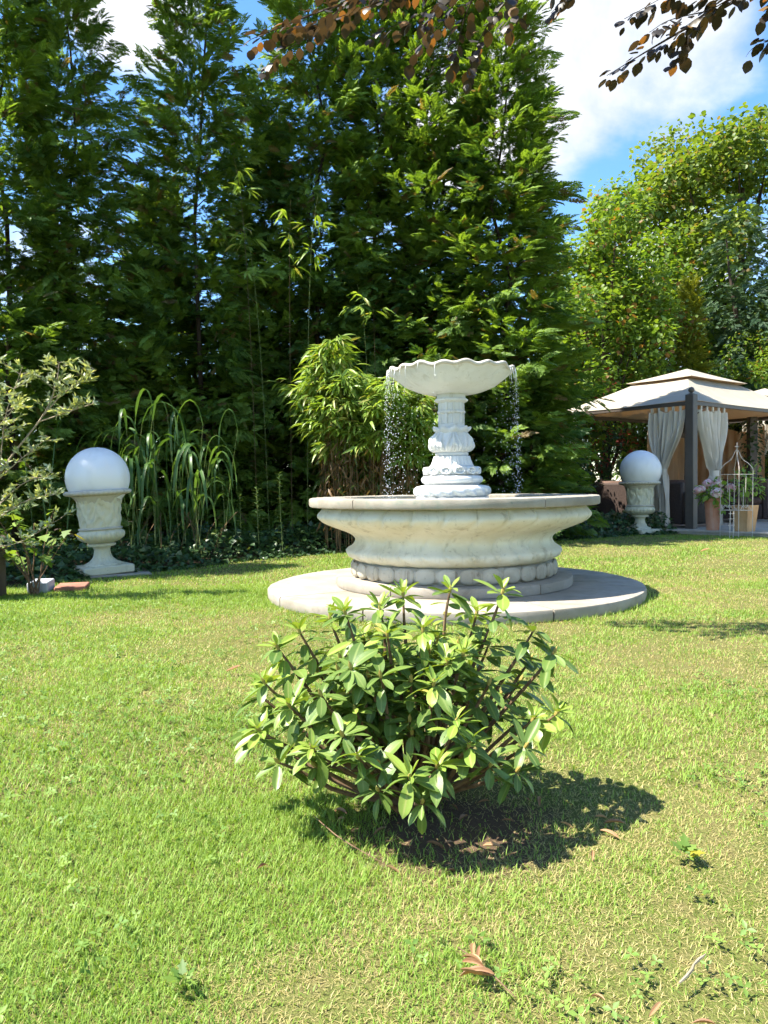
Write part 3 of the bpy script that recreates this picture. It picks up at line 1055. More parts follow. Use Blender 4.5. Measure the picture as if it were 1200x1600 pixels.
shrub('dark glossy shrub at the end of the hedge beside the small globe urn', (2.50, 13.0, 0), 0.55, 0.5, 1.9, 'dark_leaf', n=12, per=90, cs=0.20, seed=21)
shrub('dark shrub in the shade behind the small globe urn', (3.25, 14.3, 0), 0.6, 0.5, 1.9, 'dark_leaf', n=10, per=60, cs=0.22, seed=22)
shrub('bright lime green shrub beside the conifer hedge above the gazebo eave', (4.0, 17.4, 0), 0.95, 0.8, 5.0, 'lime_leaf', CL_MAPLE, n=14, per=34, cs=0.30, seed=23, lr=(0.5, 0.85))
shrub('shrub with scattered red leaves behind the gazebo roof edge', (4.55, 17.7, 0), 0.9, 0.6, 3.4, 'red_leaf', n=11, per=42, cs=0.26, seed=24)
shrub('copper and green shrub above the peak of the gazebo roof', (7.0, 20.2, 0), 1.2, 0.8, 5.1, 'copper_leaf', CL_MAPLE, n=13, per=30, cs=0.30, seed=25, lr=(0.5, 0.8))
shrub('mid green shrub directly behind the peak of the gazebo roof', (8.4, 20.9, 0), 1.3, 0.8, 4.2, 'mid_leaf', n=12, per=38, cs=0.28, seed=26, lr=(0.5, 0.8))
shrub('light green shrub between the two gazebo roofs', (9.8, 21.2, 0), 1.2, 0.7, 4.8, 'lime_leaf', n=12, per=34, cs=0.28, seed=27, lr=(0.5, 0.8))
shrub('green shrub behind the second gazebo roof at the photo edge', (11.2, 21.6, 0), 1.3, 0.8, 5.2, 'mid_leaf', n=12, per=34, cs=0.30, seed=28, lr=(0.5, 0.8))
shrub('dark shrub standing behind the seats of the gazebo', (4.3, 18.6, 0), 1.5, 0.6, 2.9, 'dark_leaf', n=12, per=28, cs=0.30, seed=29, lr=(0.5, 0.7))
shrub('green shrub seen between the rear curtains of the gazebo', (8.4, 21.6, 0), 2.6, 0.6, 3.3, 'mid_leaf', n=15, per=24, cs=0.34, seed=30, lr=(0.6, 0.8))
for i, (x, y, h) in enumerate(((-7.0, 13.2, 3.6), (-5.0, 16.4, 3.4), (-2.5, 17.0, 3.6), (0.2, 17.2, 3.6), (2.6, 17.0, 3.8))):
    shrub('dark shrub low behind the conifers in line with ' + ('the silver shrub', 'the large globe', 'the thin bamboo canes', 'the bamboo clump', 'the fountain bowl')[i], (x, y, 0), 1.5, 0.7, h, 'dark_leaf', n=10, per=16, cs=0.42, seed=50 + i, lr=(0.8, 1.1), group='dark shrubs behind the conifers')

# ================================================================== FOUNTAIN
ft = thing('fountain', 'white tiered stone fountain with wavy bowl and dripping water on the lawn', 'fountain', (FX, FY, 0))


def part(name, VF, mat, parent, sharp=38, **k):
    return link(name, fix(VF[0], VF[1], name, sharp), mat, parent, **k)


# round stone platform
part('platform_core', lathe([(0.0, 0.0), (1.49, 0.0), (1.49, 0.062), (0.0, 0.062)], 64), 'slab', ft)
cuts = [R(a) for a in (-152, -118, -70, -18, 35, 95, 150, 208)]
for a, b in zip(cuts[:-1], cuts[1:]):
    part('paving_stone', arc_block(0.88, SLAB_R, 0.0, 0.082, a + 0.004, b - 0.004, max(6, int((b - a) / 0.06)), 0.014, 0.004), 'slab', ft)
part('platform_middle', lathe([(0.872, 0.0), (0.872, 0.080), (0.0, 0.080)], 48), 'slab', ft)
cuts = [R(a) for a in (-123, -54, 10, 70, 130, 190, 237)]
for a, b in zip(cuts[:-1], cuts[1:]):
    part('step_stone', arc_block(0.62, 0.965, 0.081, 0.158, a + 0.005, b - 0.005, max(6, int((b - a) / 0.06)), 0.014, 0.003), 'slab', ft)
# beaded ring
part('bead_band', lathe([(0.60, 0.157), (0.80, 0.157)] + [(0.775 + 0.058 * math.cos(a), 0.222 + 0.060 * math.sin(a)) for a in np.linspace(-1.2, 1.5, 9)] + [(0.70, 0.285), (0.60, 0.285)], 72), 'bead', ft)


def bead_mesh():
    V, F = [], []
    nu, nv = 12, 7
    for i in range(nv + 1):
        p = -PI / 2 + PI * i / nv
        for j in range(nu):
            a = 2 * PI * j / nu
            c, s = math.cos(a), math.sin(a)
            sq = lambda q: math.copysign(abs(q) ** 0.75, q)
            V.append((0.024 * math.sin(p), 0.079 * sq(c) * math.cos(p) ** 0.7, 0.060 * sq(s) * math.cos(p) ** 0.7))
    for i in range(nv):
        for j in range(nu):
            k = (j + 1) % nu
            F.append((i * nu + j, i * nu + k, (i + 1) * nu + k, (i + 1) * nu + j))
    return fix(V, F, 'bead', 60)


bm_ = bead_mesh()
NB = 32
for k in range(NB):
    a = 2 * PI * (k + 0.3) / NB
    link('bead', bm_, 'bead', ft, (0.824 * math.cos(a), 0.824 * math.sin(a), 0.222), (0, 0, a))

# fluted basin
prof = spline([(0.70, 0.272), (0.765, 0.280), (0.84, 0.315), (0.872, 0.352), (0.868, 0.378), (0.83, 0.41), (0.808, 0.445), (0.815, 0.475), (0.86, 0.51), (0.955, 0.548), (1.06, 0.592), (1.108, 0.632), (1.112, 0.662), (1.085, 0.695), (1.06, 0.722)], 46)
prof = [(float(p[0]), float(p[1])) for p in prof]


def flute(th, i, r, z):
    u = (z - 0.27) / 0.45
    n = 30
    ph = (th * n / (2 * PI) + 0.55 * math.sin(u * 5.2) - 0.3) % 1.0
    d = abs(ph - 0.5) * 2
    amp = 0.015 + 0.016 * math.exp(-((u - 0.78) / 0.18) ** 2) + 0.009 * math.exp(-((u - 0.18) / 0.12) ** 2)
    groove = -amp * max(0, (d - 0.72) / 0.28) ** 2 + 0.006 * max(0, 1 - d / 0.4) * (u < 0.3) - 0.010 * math.exp(-((d - 0.45) / 0.10) ** 2) * math.exp(-((u - 0.12) / 0.07) ** 2)
    # hanging scalloped edge of the lower leaves
    e = 0.22 + 0.07 * math.cos(ph * 2 * PI)
    groove += 0.011 / (1 + math.exp((u - e) * 90))
    return r + groove, z


part('basin', lathe(prof, 360, flute), 'basin', ft, 50)
part('basin_lining', lathe([(0.02, 0.60), (0.86, 0.60), (0.98, 0.66), (1.02, 0.722)], 64), 'basin', ft)
cuts = [R(a) for a in (-204, -132, -62, -12, 40, 95, 156)]
for a, b in zip(cuts[:-1], cuts[1:]):
    part('rim_stone', arc_block(0.905, 1.178, 0.724, 0.796, a + 0.003, b - 0.003, max(8, int((b - a) / 0.045)), 0.016, 0.003), 'rim', ft)
V, F = [(0, 0, 0.735)], []
for i in range(72):
    a = 2 * PI * i / 72
    V.append((0.96 * math.cos(a), 0.96 * math.sin(a), 0.735))
part('water', (V, [(0, 1 + i, 1 + (i + 1) % 72) for i in range(72)]), 'water', ft)

# pedestal below the bowl
part('plinth_drum', lathe([(0.30, 0.60), (0.30, 0.79), (0.0, 0.79)], 48), 'white', ft)


def rope(th, i, r, z):
    return r + 0.012 * math.sin(18 * th + (z - 0.78) * 60) * (1 if 0 < i < 9 else 0), z


ang = np.linspace(-1.4, 1.35, 9)
part('rope_moulding', lathe([(0.27, 0.79)] + [(0.265 + 0.045 * math.cos(a), 0.838 + 0.045 * math.sin(a)) for a in ang] + [(0.24, 0.888), (0.0, 0.888)], 216, rope), 'white', ft, 60)
part('torus_moulding', lathe([(0.215, 0.888), (0.235, 0.900)] + [(0.222 + 0.033 * math.cos(a), 0.932 + 0.031 * math.sin(a)) for a in ang] + [(0.21, 0.968), (0.0, 0.968)], 64), 'white', ft, 60)
part('rosette_band', lathe([(0.19, 0.968), (0.213, 0.972), (0.216, 1.03), (0.185, 1.042), (0.16, 1.046)], 48), 'white', ft)


def rosette_mesh():
    parts = []
    V, F = [], []
    nu = 20
    rings = [(0.0, 0.018), (0.010, 0.020), (0.014, 0.009), (0.020, 0.012), (0.026, 0.024), (0.033, 0.024), (0.038, 0.012), (0.040, -0.01)]
    for r, h in rings:
        for j in range(nu):
            a = 2 * PI * j / nu
            rr = r * (1 + (0.05 * math.cos(5 * a) if r > 0.02 else 0))
            V.append((h, rr * 1.28 * math.cos(a), rr * 0.86 * math.sin(a)))
    for i in range(len(rings) - 1):
        for j in range(nu):
            k = (j + 1) % nu
            F.append((i * nu + j, i * nu + k, (i + 1) * nu + k, (i + 1) * nu + j))
    return fix(V, F, 'rosette', 60)


rm_ = rosette_mesh()
for k in range(13):
    a = 2 * PI * (k + 0.15) / 13
    link('rosette', rm_, 'white', ft, (0.213 * math.cos(a), 0.213 * math.sin(a), 1.004), (0, 0, a))


def leaves_flare(th, i, r, z):
    u = (z - 1.045) / 0.08
    w = abs(math.sin(8 * th))
    v = abs(math.sin(24 * th))
    return r + 0.014 * w ** 0.6 - 0.010 * v * (1 - u * 0.5), z


part('flared_leaves', lathe([(0.170 - 0.034 * u ** 0.7, 1.045 + 0.08 * u) for u in np.linspace(0, 1, 10)] + [(0.10, 1.126)], 192, leaves_flare), 'white', ft, 60)
part('collar', lathe([(0.11, 1.124), (0.130, 1.126), (0.137, 1.134), (0.137, 1.146), (0.130, 1.155), (0.12, 1.158)], 64), 'white', ft, 60)


def acanthus(th, i, r, z):
    u = (z - 1.155) / 0.165
    ph = (th * 7 / (2 * PI) + 0.22) % 1.0 - 0.5
    edge = 0.48 * (1 - 0.55 * max(0, u - 0.15) ** 1.2)
    inside = 1 / (1 + math.exp((abs(ph) - edge * 0.93) * 60))
    vein = math.cos((abs(ph) * 26 + u * 9)) * 0.0075
    rib = 0.013 * math.exp(-(ph / 0.035) ** 2)
    return r + (inside * (0.014 + vein + rib) - 0.004) * (0.35 + min(1, max(0, 5 * u * (1.05 - u)))), z


bp = spline([(0.122, 1.152), (0.150, 1.165), (0.168, 1.195), (0.166, 1.225), (0.150, 1.262), (0.132, 1.30), (0.122, 1.322)], 30)
part('acanthus_bulb', lathe([(float(a), float(b)) for a, b in bp], 252, acanthus), 'white', ft, 60)


def leafcollar(th, i, r, z):
    w = 0.5 + 0.5 * math.cos(9 * th + 0.6)
    if 1 <= i <= 4:
        return r + 0.030 * (w - 0.5) * (i / 3), z + 0.014 * (w - 0.5) * (i / 4)
    return r, z


part('leaf_collar', lathe([(0.112, 1.305), (0.130, 1.318), (0.146, 1.335), (0.150, 1.352), (0.138, 1.362), (0.112, 1.352)], 144, leafcollar), 'white', ft, 70)


def panels(th, i, r, z):
    ph = (th * 10 / (2 * PI) + 0.3) % 1.0
    return r - (0.012 if 0.16 < ph < 0.84 else 0), z


part('shaft', lathe([(0.108, 1.34), (0.108, 1.385)], 64), 'white', ft)
part('lower_shaft_panels', lathe([(0.1085, 1.385), (0.108, 1.392), (0.108, 1.468), (0.1085, 1.475)], 160, lambda th, i, r, z: panels(th, i, r, z) if i in (1, 2) else (r, z)), 'white', ft, 25)
part('shaft_ring', lathe([(0.105, 1.474), (0.114, 1.477), (0.117, 1.485), (0.114, 1.493), (0.105, 1.497)], 64), 'white', ft)
part('upper_shaft_panels', lathe([(0.1085, 1.496), (0.108, 1.502), (0.108, 1.558), (0.1085, 1.565)], 160, lambda th, i, r, z: panels(th, i, r, z) if i in (1, 2) else (r, z)), 'white', ft, 25)
part('capital', lathe([(0.106, 1.563), (0.125, 1.568), (0.137, 1.576), (0.138, 1.586), (0.128, 1.594), (0.118, 1.60), (0.115, 1.648)], 64), 'white', ft, 50)


# wavy upper bowl
def rimwave(th):
    b = (th * 11 / (2 * PI)) % 1.0
    return 0.0120 * math.cos(18 * th + 0.5) + 0.007 * math.cos(9 * th + 1.1) + 0.003 * math.sin(5 * th)


def bowl_fn(th, i, r, z):
    f = max(0.0, (r - 0.38) / 0.16)
    w = rimwave(th) * min(1, f) ** 1.5
    rr = r + 0.009 * math.cos(18 * th + 0.5) * min(1, f) ** 2
    if i < 19:  # raised oval cartouches below the rim
        ph = (th * 11 / (2 * PI) + 0.5) % 1.0 - 0.5
        e = (ph / 0.36) ** 2 + ((r - 0.405) / 0.055) ** 2
        rr += 0.011 * math.exp(-((e - 1.0) / 0.35) ** 2)
    return rr, z + w


bprof = spline([(0.10, 1.630), (0.20, 1.636), (0.30, 1.660), (0.385, 1.70), (0.45, 1.748), (0.50, 1.788), (0.528, 1.806)], 18)
bprof = [(float(a), float(b)) for a, b in bprof]
part('bowl', lathe([(r * 0.955, z) for r, z in bprof], 330, bowl_fn), 'white', ft, 60)
bowl_rim = [(0.526, 1.803), (0.540, 1.808), (0.546, 1.818), (0.543, 1.830), (0.530, 1.836), (0.500, 1.826), (0.44, 1.790), (0.34, 1.762), (0.0, 1.75)]
part('bowl_rim', lathe([(r * 0.955, z) for r, z in bowl_rim], 330, lambda th, i, r, z: bowl_fn(th, 30, r, z)), 'bowlrim', ft, 60)

# dripping water: strings of drops below the bowl rim
ico = np.array([(0, 0, 1.7), (1, 0, 0.1), (0.31, 0.95, 0.1), (-0.81, 0.59, 0.1), (-0.81, -0.59, 0.1), (0.31, -0.95, 0.1), (0, 0, -1.0), (0.55, 0.40, -0.75), (-0.2, 0.62, -0.75), (-0.65, 0, -0.75), (-0.2, -0.62, -0.75), (0.55, -0.4, -0.75)])
icoF = [(0, i, i % 5 + 1) for i in range(1, 6)]
for i in range(5):
    a, b = 1 + i, 1 + (i + 1) % 5
    c, d = 7 + (i - 1) % 5, 7 + i
    icoF += [(a, c, d), (a, d, b), (6, d, c)]
icoF = np.array(icoF)
Tp, Sc = [], []
rd = random.Random(3)
streams = []
angs = [R(a) for a in (180, 186, 192, 197, 203, 209, 216, 222, 174, 168, 161, 153, 145, 135, 125, 112, 100, 88, 75, 62, 50, 40, 31, 24, 17, 11, 5, 0, -4, -9, -14, -20, -26, -33, 237, 252)]
for a in angs:
    for rep in range(2 if abs(math.cos(a)) > 0.75 else 1):
        aa = a + rd.uniform(-0.03, 0.03)
        r0 = 0.522
        z0 = 1.815 + rimwave(aa)
        z = z0
        ln = rd.uniform(0.05, 0.16)
        if rep == 0:
            streams.append(tube([(r0 * math.cos(aa), r0 * math.sin(aa), z0 + 0.004), ((r0 + 0.008) * math.cos(aa), (r0 + 0.008) * math.sin(aa), z0 - 0.03), ((r0 + 0.010) * math.cos(aa), (r0 + 0.010) * math.sin(aa), z0 - ln)], [0.004, 0.0022, 0.0008], 5))
        step = rd.uniform(0.024, 0.05)
        sp = rd.uniform(0.3, 2.0)
        while z > 0.76:
            dz = z0 - z
            w = 0.004 + 0.022 * dz * sp
            if dz > ln * 0.5 and rd.random() < 0.55:
                rr = r0 + 0.008 + 0.02 * math.sqrt(max(dz, 0)) + rd.uniform(-w, w)
                a2 = aa + rd.uniform(-w, w) * 1.6
                Tp.append((rr * math.cos(a2), rr * math.sin(a2), z))
                Sc.append(rd.choice((0.0018, 0.0023, 0.0029, 0.0038)) * rd.uniform(0.8, 1.15))
            z -= step * rd.uniform(0.5, 1.3)
Tp, Sc = np.array(Tp), np.array(Sc)
V, F, A = inst(ico, icoF, np.tile(np.eye(3)[None], (len(Tp), 1, 1)), Tp, Sc)
tag(link('water_drops', npmesh('water_drops', V, F, True), 'drop', ft), kind='stuff')
V, F = join(streams)
tag(link('water_trickles', mesh('water_trickles', V, F, True, 0), 'drop', ft), kind='stuff')

# ================================================================== URNS WITH GLOBES


def urn(loc, rot, label, s=1.0):
    u = thing('stone_urn', label, 'urn', loc, rot, 'stone urns carrying white globes')
    u.scale = (s, s, s)
    ux = math.radians(14)
    part('plinth', box(-0.26, 0.26, -0.26, 0.26, 0.0, 0.085, 0.012), 'urn', u, rot=(0, 0, ux))

    def fl(th, i, r, z):
        return r * (1 - 0.035 * (0.5 + 0.5 * math.cos(20 * th))), z
    foot = spline([(0.20, 0.084), (0.195, 0.10), (0.145, 0.125), (0.105, 0.165), (0.088, 0.21), (0.084, 0.255), (0.10, 0.285)], 22)
    part('foot', lathe([(float(a), float(b)) for a, b in foot], 160, fl), 'urn', u, 60)
    part('foot_ring', lathe([(0.09, 0.283), (0.135, 0.286), (0.146, 0.298), (0.143, 0.312), (0.125, 0.322), (0.11, 0.324)], 48), 'urn', u, 60)

    def gad(th, i, r, z):
        return r + 0.009 * abs(math.sin(14 * th)) * (1 if 2 < i < 15 else 0.2), z
    bul = spline([(0.115, 0.320), (0.165, 0.338), (0.215, 0.368), (0.238, 0.402), (0.236, 0.432), (0.215, 0.458), (0.203, 0.470)], 20)
    part('lower_bowl', lathe([(float(a), float(b)) for a, b in bul], 224, gad), 'urn', u, 60)
    part('band', lathe([(0.20, 0.462), (0.222, 0.468), (0.228, 0.478), (0.220, 0.488), (0.205, 0.494)], 64), 'urn_rim', u, 60)

    def relief(th, i, r, z):
        w = (z - 0.49) / 0.35
        m = max(0, min(1, 6 * w)) * max(0, min(1, 6 * (1 - w)))
        a = math.sin(9 * th + 3.2 * math.sin(z * 17)) + 0.7 * math.sin(17 * th - z * 31) + 0.6 * math.sin(5 * th + z * 43 + 1.3)
        b = math.exp(-((math.sin(4 * th + 0.5 * math.sin(z * 20)) / 0.28) ** 2))
        return r + m * (0.006 * max(-1, min(1, a * 1.4)) + 0.012 * b), z
    body = spline([(0.203, 0.488), (0.206, 0.55), (0.210, 0.64), (0.216, 0.72), (0.228, 0.79), (0.258, 0.832)], 40)
    part('body', lathe([(float(a), float(b)) for a, b in body], 200, relief), 'urn', u, 60)

    def egg(th, i, r, z):
        return r + (0.006 * abs(math.sin(22 * th)) if 1 <= i <= 4 else 0), z
    part('rim', lathe([(0.250, 0.826), (0.300, 0.836), (0.332, 0.848), (0.340, 0.862), (0.336, 0.880), (0.322, 0.890), (0.308, 0.886), (0.29, 0.85), (0.24, 0.80), (0.20, 0.72)], 264, egg), 'urn_rim', u, 60)
    return u


def globe(loc, r, label):
    V, F = [], []
    nu, nv = 64, 40
    pr = [(r * math.sin(PI * i / nv) if i < nv else 0.0, r - r * math.cos(PI * i / nv)) for i in range(nv + 1)]
    V, F = lathe(pr, nu)
    gl = thing('globe_lamp', label, 'globe lamp', loc, group='white globes on urns')
    part('globe', (V, F), 'globe', gl, 0)
    part('socket_ring', lathe([(0.10, -0.035), (0.13, -0.034), (0.135, 0.0), (0.130, 0.022), (0.11, 0.018)], 40), 'urn_rim', gl)
    return gl


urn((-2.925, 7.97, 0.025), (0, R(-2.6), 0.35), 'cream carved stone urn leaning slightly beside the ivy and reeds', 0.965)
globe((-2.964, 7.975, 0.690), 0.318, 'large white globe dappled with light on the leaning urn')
tag(part('stone_slab', box(-0.33, 0.38, -0.30, 0.30, 0.0, 0.024, 0.006), 'slab', None, loc=(-2.87, 8.0, 0.0), rot=(0, 0, 0.42)), 'flat grey stone slab under the leaning urn', 'stone slab')
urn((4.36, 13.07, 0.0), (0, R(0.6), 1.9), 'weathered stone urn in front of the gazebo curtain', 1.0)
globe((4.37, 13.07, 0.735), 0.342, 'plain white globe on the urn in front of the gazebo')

# ================================================================== TERRACE AND GAZEBOS
te, tn_ = np.array([0.674, -0.739]), np.array([0.739, 0.674])
t0 = np.array([4.86, 13.07])
ter = link('terrace', mesh('terrace', [(*(t0 + te * a + tn_ * b), z) for z in (0.0, 0.035) for a, b in ((-0.1, 0.0), (5, 0.0), (7, 9), (-4.0, 9), (-2.2, 0.9))],
           [(5, 6, 7, 8, 9), (0, 1, 6, 5), (1, 2, 7, 6), (2, 3, 8, 7), (3, 4, 9, 8), (4, 0, 5, 9)], False), 'paver')
tag(ter, 'pale stone terrace under the gazebos at the lawn edge', 'terrace', kind='structure')
pm = [fix(*box(0.004, 0.496, 0.004, 0.496, 0.0, 0.03 + 0.002 * k, 0.006), 'paving_stone') for k in range(3)]
for b in range(7):
    for a in range(11):
        p = t0 + te * (a * 0.5 - 0.15 + 0.25 * (b % 2)) + tn_ * (b * 0.5 - 0.02)
        link('paving_stone', pm[(a * 5 + b * 3) % 3], 'paver', ter, (p[0], p[1], 0.0355), (0, 0, math.atan2(te[1], te[0])))


def sheet(fn, nu, nv):
    V = [fn(i / nu, j / nv) for j in range(nv + 1) for i in range(nu + 1)]
    F = [(j * (nu + 1) + i, j * (nu + 1) + i + 1, (j + 1) * (nu + 1) + i + 1, (j + 1) * (nu + 1) + i) for j in range(nv) for i in range(nu)]
    return V, F


def thick(V, F, d):
    """give a sheet real thickness downward/inward"""
    n = len(V)
    V2 = list(V) + [(x, y, z - d) for x, y, z in V]
    F2 = list(F) + [tuple(i + n for i in f[::-1]) for f in F]
    edges = {}
    for f in F:
        for a, b in zip(f, f[1:] + f[:1]):
            if (b, a) in edges:
                del edges[b, a]
            else:
                edges[a, b] = 1
    F2 += [(b, a, a + n, b + n) for a, b in edges]
    return V2, F2


def cloth_thick(V, F, d, axis):
    n = len(V)
    ax = np.array(axis) * d
    V2 = list(V) + [tuple(np.array(p) + ax) for p in V]
    F2 = list(F) + [tuple(i + n for i in f[::-1]) for f in F]
    return V2, F2


LX, LY = 4.6, 2.8


def roof_panels(g, x0, x1, y0, y1, ze, cx, cy, hx, hy, zt, name, sag):
    low = [(x0, y0), (x1, y0), (x1, y1), (x0, y1)]
    top = [(cx - hx, cy - hy), (cx + hx, cy - hy), (cx + hx, cy + hy), (cx - hx, cy + hy)]
    for k in range(4):
        a, b = np.array(low[k]), np.array(low[(k + 1) % 4])
        c, d = np.array(top[(k + 1) % 4]), np.array(top[k])

        def fn(u, v):
            p = (a * (1 - u) + b * u) * (1 - v) + (d * (1 - u) + c * u) * v
            z = ze + (zt - ze) * v - sag * math.sin(PI * v) * (0.35 + 0.65 * math.sin(PI * u)) - 0.5 * sag * (1 - v) * math.sin(PI * u)
            return (p[0], p[1], z)
        V, F = sheet(fn, 14, 10)
        V, F = thick(V, F, 0.006)
        link(name, fix(V, F, name, 50), 'canopy', g)


def curtain(g, side, s0, s1, ztop, st, ztie, zbot, pleats, off, mat='curtain', tie=True, wtop=0.0, phase=0.0):
    """a gathered curtain in a vertical plane; side 'x' hangs along local x at y=off, 'y' along local y at x=off"""
    def place(s, n, z):
        return (s, off + n, z) if side == 'x' else (off + n, s, z)

    def fn(u, v):
        z = ztop + (zbot - ztop) * v
        f = (ztop - z) / (ztop - ztie)
        if f < 1:
            k = f ** 1.7
            k = k * k * (3 - 2 * k) * 0.5 + 0.5 * k
            half = (s1 - s0) / 2 * (1 - k) + 0.085 * k
            cen = (s0 + s1) / 2 * (1 - k) + st * k
        else:
            q = min(1, (f - 1) / max(0.01, (ztop - zbot) / (ztop - ztie) - 1))
            half = 0.085 + 0.09 * q ** 0.6
            cen = st + 0.02 * q
        w = 2 * u - 1
        s = cen + half * w + 0.012 * math.sin(u * 31 + z * 5)
        amp = 0.030 + 0.035 * min(1, f) - (0.03 if abs(f - 1) < 0.06 else 0)
        n = amp * math.sin(2 * PI * pleats * u + phase + 0.8 * math.sin(z * 3)) + 0.012 * math.sin(u * 57 + z * 7)
        zz = z - (0.04 * math.sin(PI * ((u * 3) % 1.0)) * (1 - v) ** 6 * (1 if v < 0.3 else 0))
        return place(s, n, zz)
    V, F = sheet(fn, 72, 44)
    V, F = cloth_thick(V, F, 0.004, (0, 1, 0) if side == 'x' else (1, 0, 0))
    c = link('curtain', fix(V, F, 'curtain', 70), mat, g)
    if tie:
        VV = []
        for a in np.linspace(0, 2 * PI, 19)[:-1]:
            VV.append(a)
        ring = [place(st + 0.105 * math.cos(a), 0.068 * math.sin(a), 0) for a in VV]
        m = len(ring)
        V = [(x, y, ztie + dz) for dz in (-0.05, 0.0, 0.05) for x, y, _ in ring]
        F = [(i * m + j, i * m + (j + 1) % m, (i + 1) * m + (j + 1) % m, (i + 1) * m + j) for i in range(2) for j in range(m)]
        link('tie_band', fix(V, F, 'tie_band', 60), mat, c)
    for k in range(5):
        s = s0 + (s1 - s0) * (k + 0.5) / 5
        q = place(s, 0, 0)
        V, F = box(-0.022, 0.022, -0.014, 0.014, ztop - 0.03, ztop + 0.10, 0.004)
        link('tab', fix(V, F, 'tab'), mat, c, (q[0], q[1], 0), (0, 0, 0 if side == 'x' else PI / 2))
    return c


def gazebo(loc, rotz, label, full=True):
    g = thing('gazebo', label, 'gazebo', loc, (0, 0, rotz), 'cream fabric gazebos on the terrace')
    for px, py in ((0, 0), (LX, 0), (LX, LY), (0, LY)):
        p = link('post', fix(*box(-0.075, 0.075, -0.075, 0.075, 0.0, 2.335, 0.008), 'post'), 'post', g, (px, py, 0))
        link('ball_finial', fix(*lathe([(0.0, 2.335), (0.05, 2.336), (0.05, 2.348), (0.022, 2.352), (0.020, 2.362)] + [(0.052 * math.sin(a), 2.41 - 0.052 * math.cos(a)) for a in np.linspace(0.4, PI, 10)], 20), 'ball_finial'), 'post', p)
        link('post_base', fix(*box(-0.10, 0.10, -0.10, 0.10, 0.0, 0.02, 0.004), 'post_base'), 'post', p)
    for a, b in (((0.077, 0.0), (LX - 0.077, 0)), ((LX, 0.077), (LX, LY - 0.077)), ((0.077, LY), (LX - 0.077, LY)), ((0, 0.077), (0, LY - 0.077))):
        w = 0.02
        V, F = box(min(a[0], b[0]) - (w if a[0] == b[0] else 0), max(a[0], b[0]) + (w if a[0] == b[0] else 0), min(a[1], b[1]) - (w if a[1] == b[1] else 0), max(a[1], b[1]) + (w if a[1] == b[1] else 0), 2.155, 2.225, 0.004)
        link('top_rail', fix(V, F, 'top_rail'), 'post', g)
    cx, cy = LX / 2, LY / 2
    for px, py in ((0, 0), (LX, 0), (LX, LY), (0, LY)):
        qx, qy = cx + (px - cx) * 0.38, cy + (py - cy) * 0.36
        link('rafter', fix(*tube([(px, py, 2.20), (qx, qy, 2.78)], 0.016, 8), 'rafter'), 'post', g)
        link('brace', fix(*tube([(px + (0.55 if px == 0 else -0.55), py, 2.19), (px, py, 1.92)], 0.010, 6), 'brace'), 'post', g)
    roof_panels(g, -0.03, LX + 0.03, -0.03, LY + 0.03, 2.245, cx, cy, 0.90, 0.52, 2.845, 'canopy_panel', 0.05)
    roof_panels(g, cx - 1.08, cx + 1.08, cy - 0.70, cy + 0.70, 2.835, cx, cy, 0.01, 0.01, 3.13, 'top_canopy_panel', 0.02)
    if full:
        curtain(g, 'y', 0.13, 0.82, 2.10, 0.58, 1.02, 0.06, 7, 0.0, phase=0.4)
        curtain(g, 'x', 0.22, 1.20, 2.10, 0.78, 0.98, 0.06, 8, 0.0, phase=1.4)
        curtain(g, 'y', 2.42, 2.60, 2.10, 2.55, 1.75, 1.55, 2, 0.0, tie=False)

    def back(u, v):
        x = 3.0 + 1.45 * u
        zt = 2.02 - 0.16 * abs(math.sin(PI * u * 1.5)) ** 0.8
        return (x, LY - 0.05 + 0.045 * math.sin(u * 36) * (0.4 + 0.6 * v) + 0.02 * math.sin(u * 23 + v * 4), zt + (0.20 - zt) * v)
    V, F = sheet(back, 130, 14)
    V, F = cloth_thick(V, F, 0.004, (0, 1, 0))
    link('back_curtain', fix(V, F, 'back_curtain', 70), 'back_curtain', g)

    def side_(u, v):
        y = 0.9 + 1.7 * u
        zt = 2.04 - 0.12 * abs(math.sin(PI * u * 2.0)) ** 0.8
        return (LX - 0.03 + 0.04 * math.sin(u * 50) * (0.4 + 0.6 * v), y, zt + (0.20 - zt) * v)
    V, F = sheet(side_, 60, 14)
    V, F = cloth_thick(V, F, 0.004, (1, 0, 0))
    link('back_curtain', fix(V, F, 'back_curtain', 70), 'back_curtain', g)
    return g


GROT = math.atan2(0.62, 0.78)
gv, gu = np.array([0.783, 0.622]), np.array([-0.622, 0.783])
P0 = np.array([5.29, 13.21])
gazebo((P0[0], P0[1], 0.035), GROT, 'cream gazebo with tied curtains behind the potted hydrangea')
P1 = P0 + gv * 4.82 + gu * 0.7
gazebo((P1[0], P1[1], 0.035), GROT, 'second cream gazebo partly cut off by the photo edge')


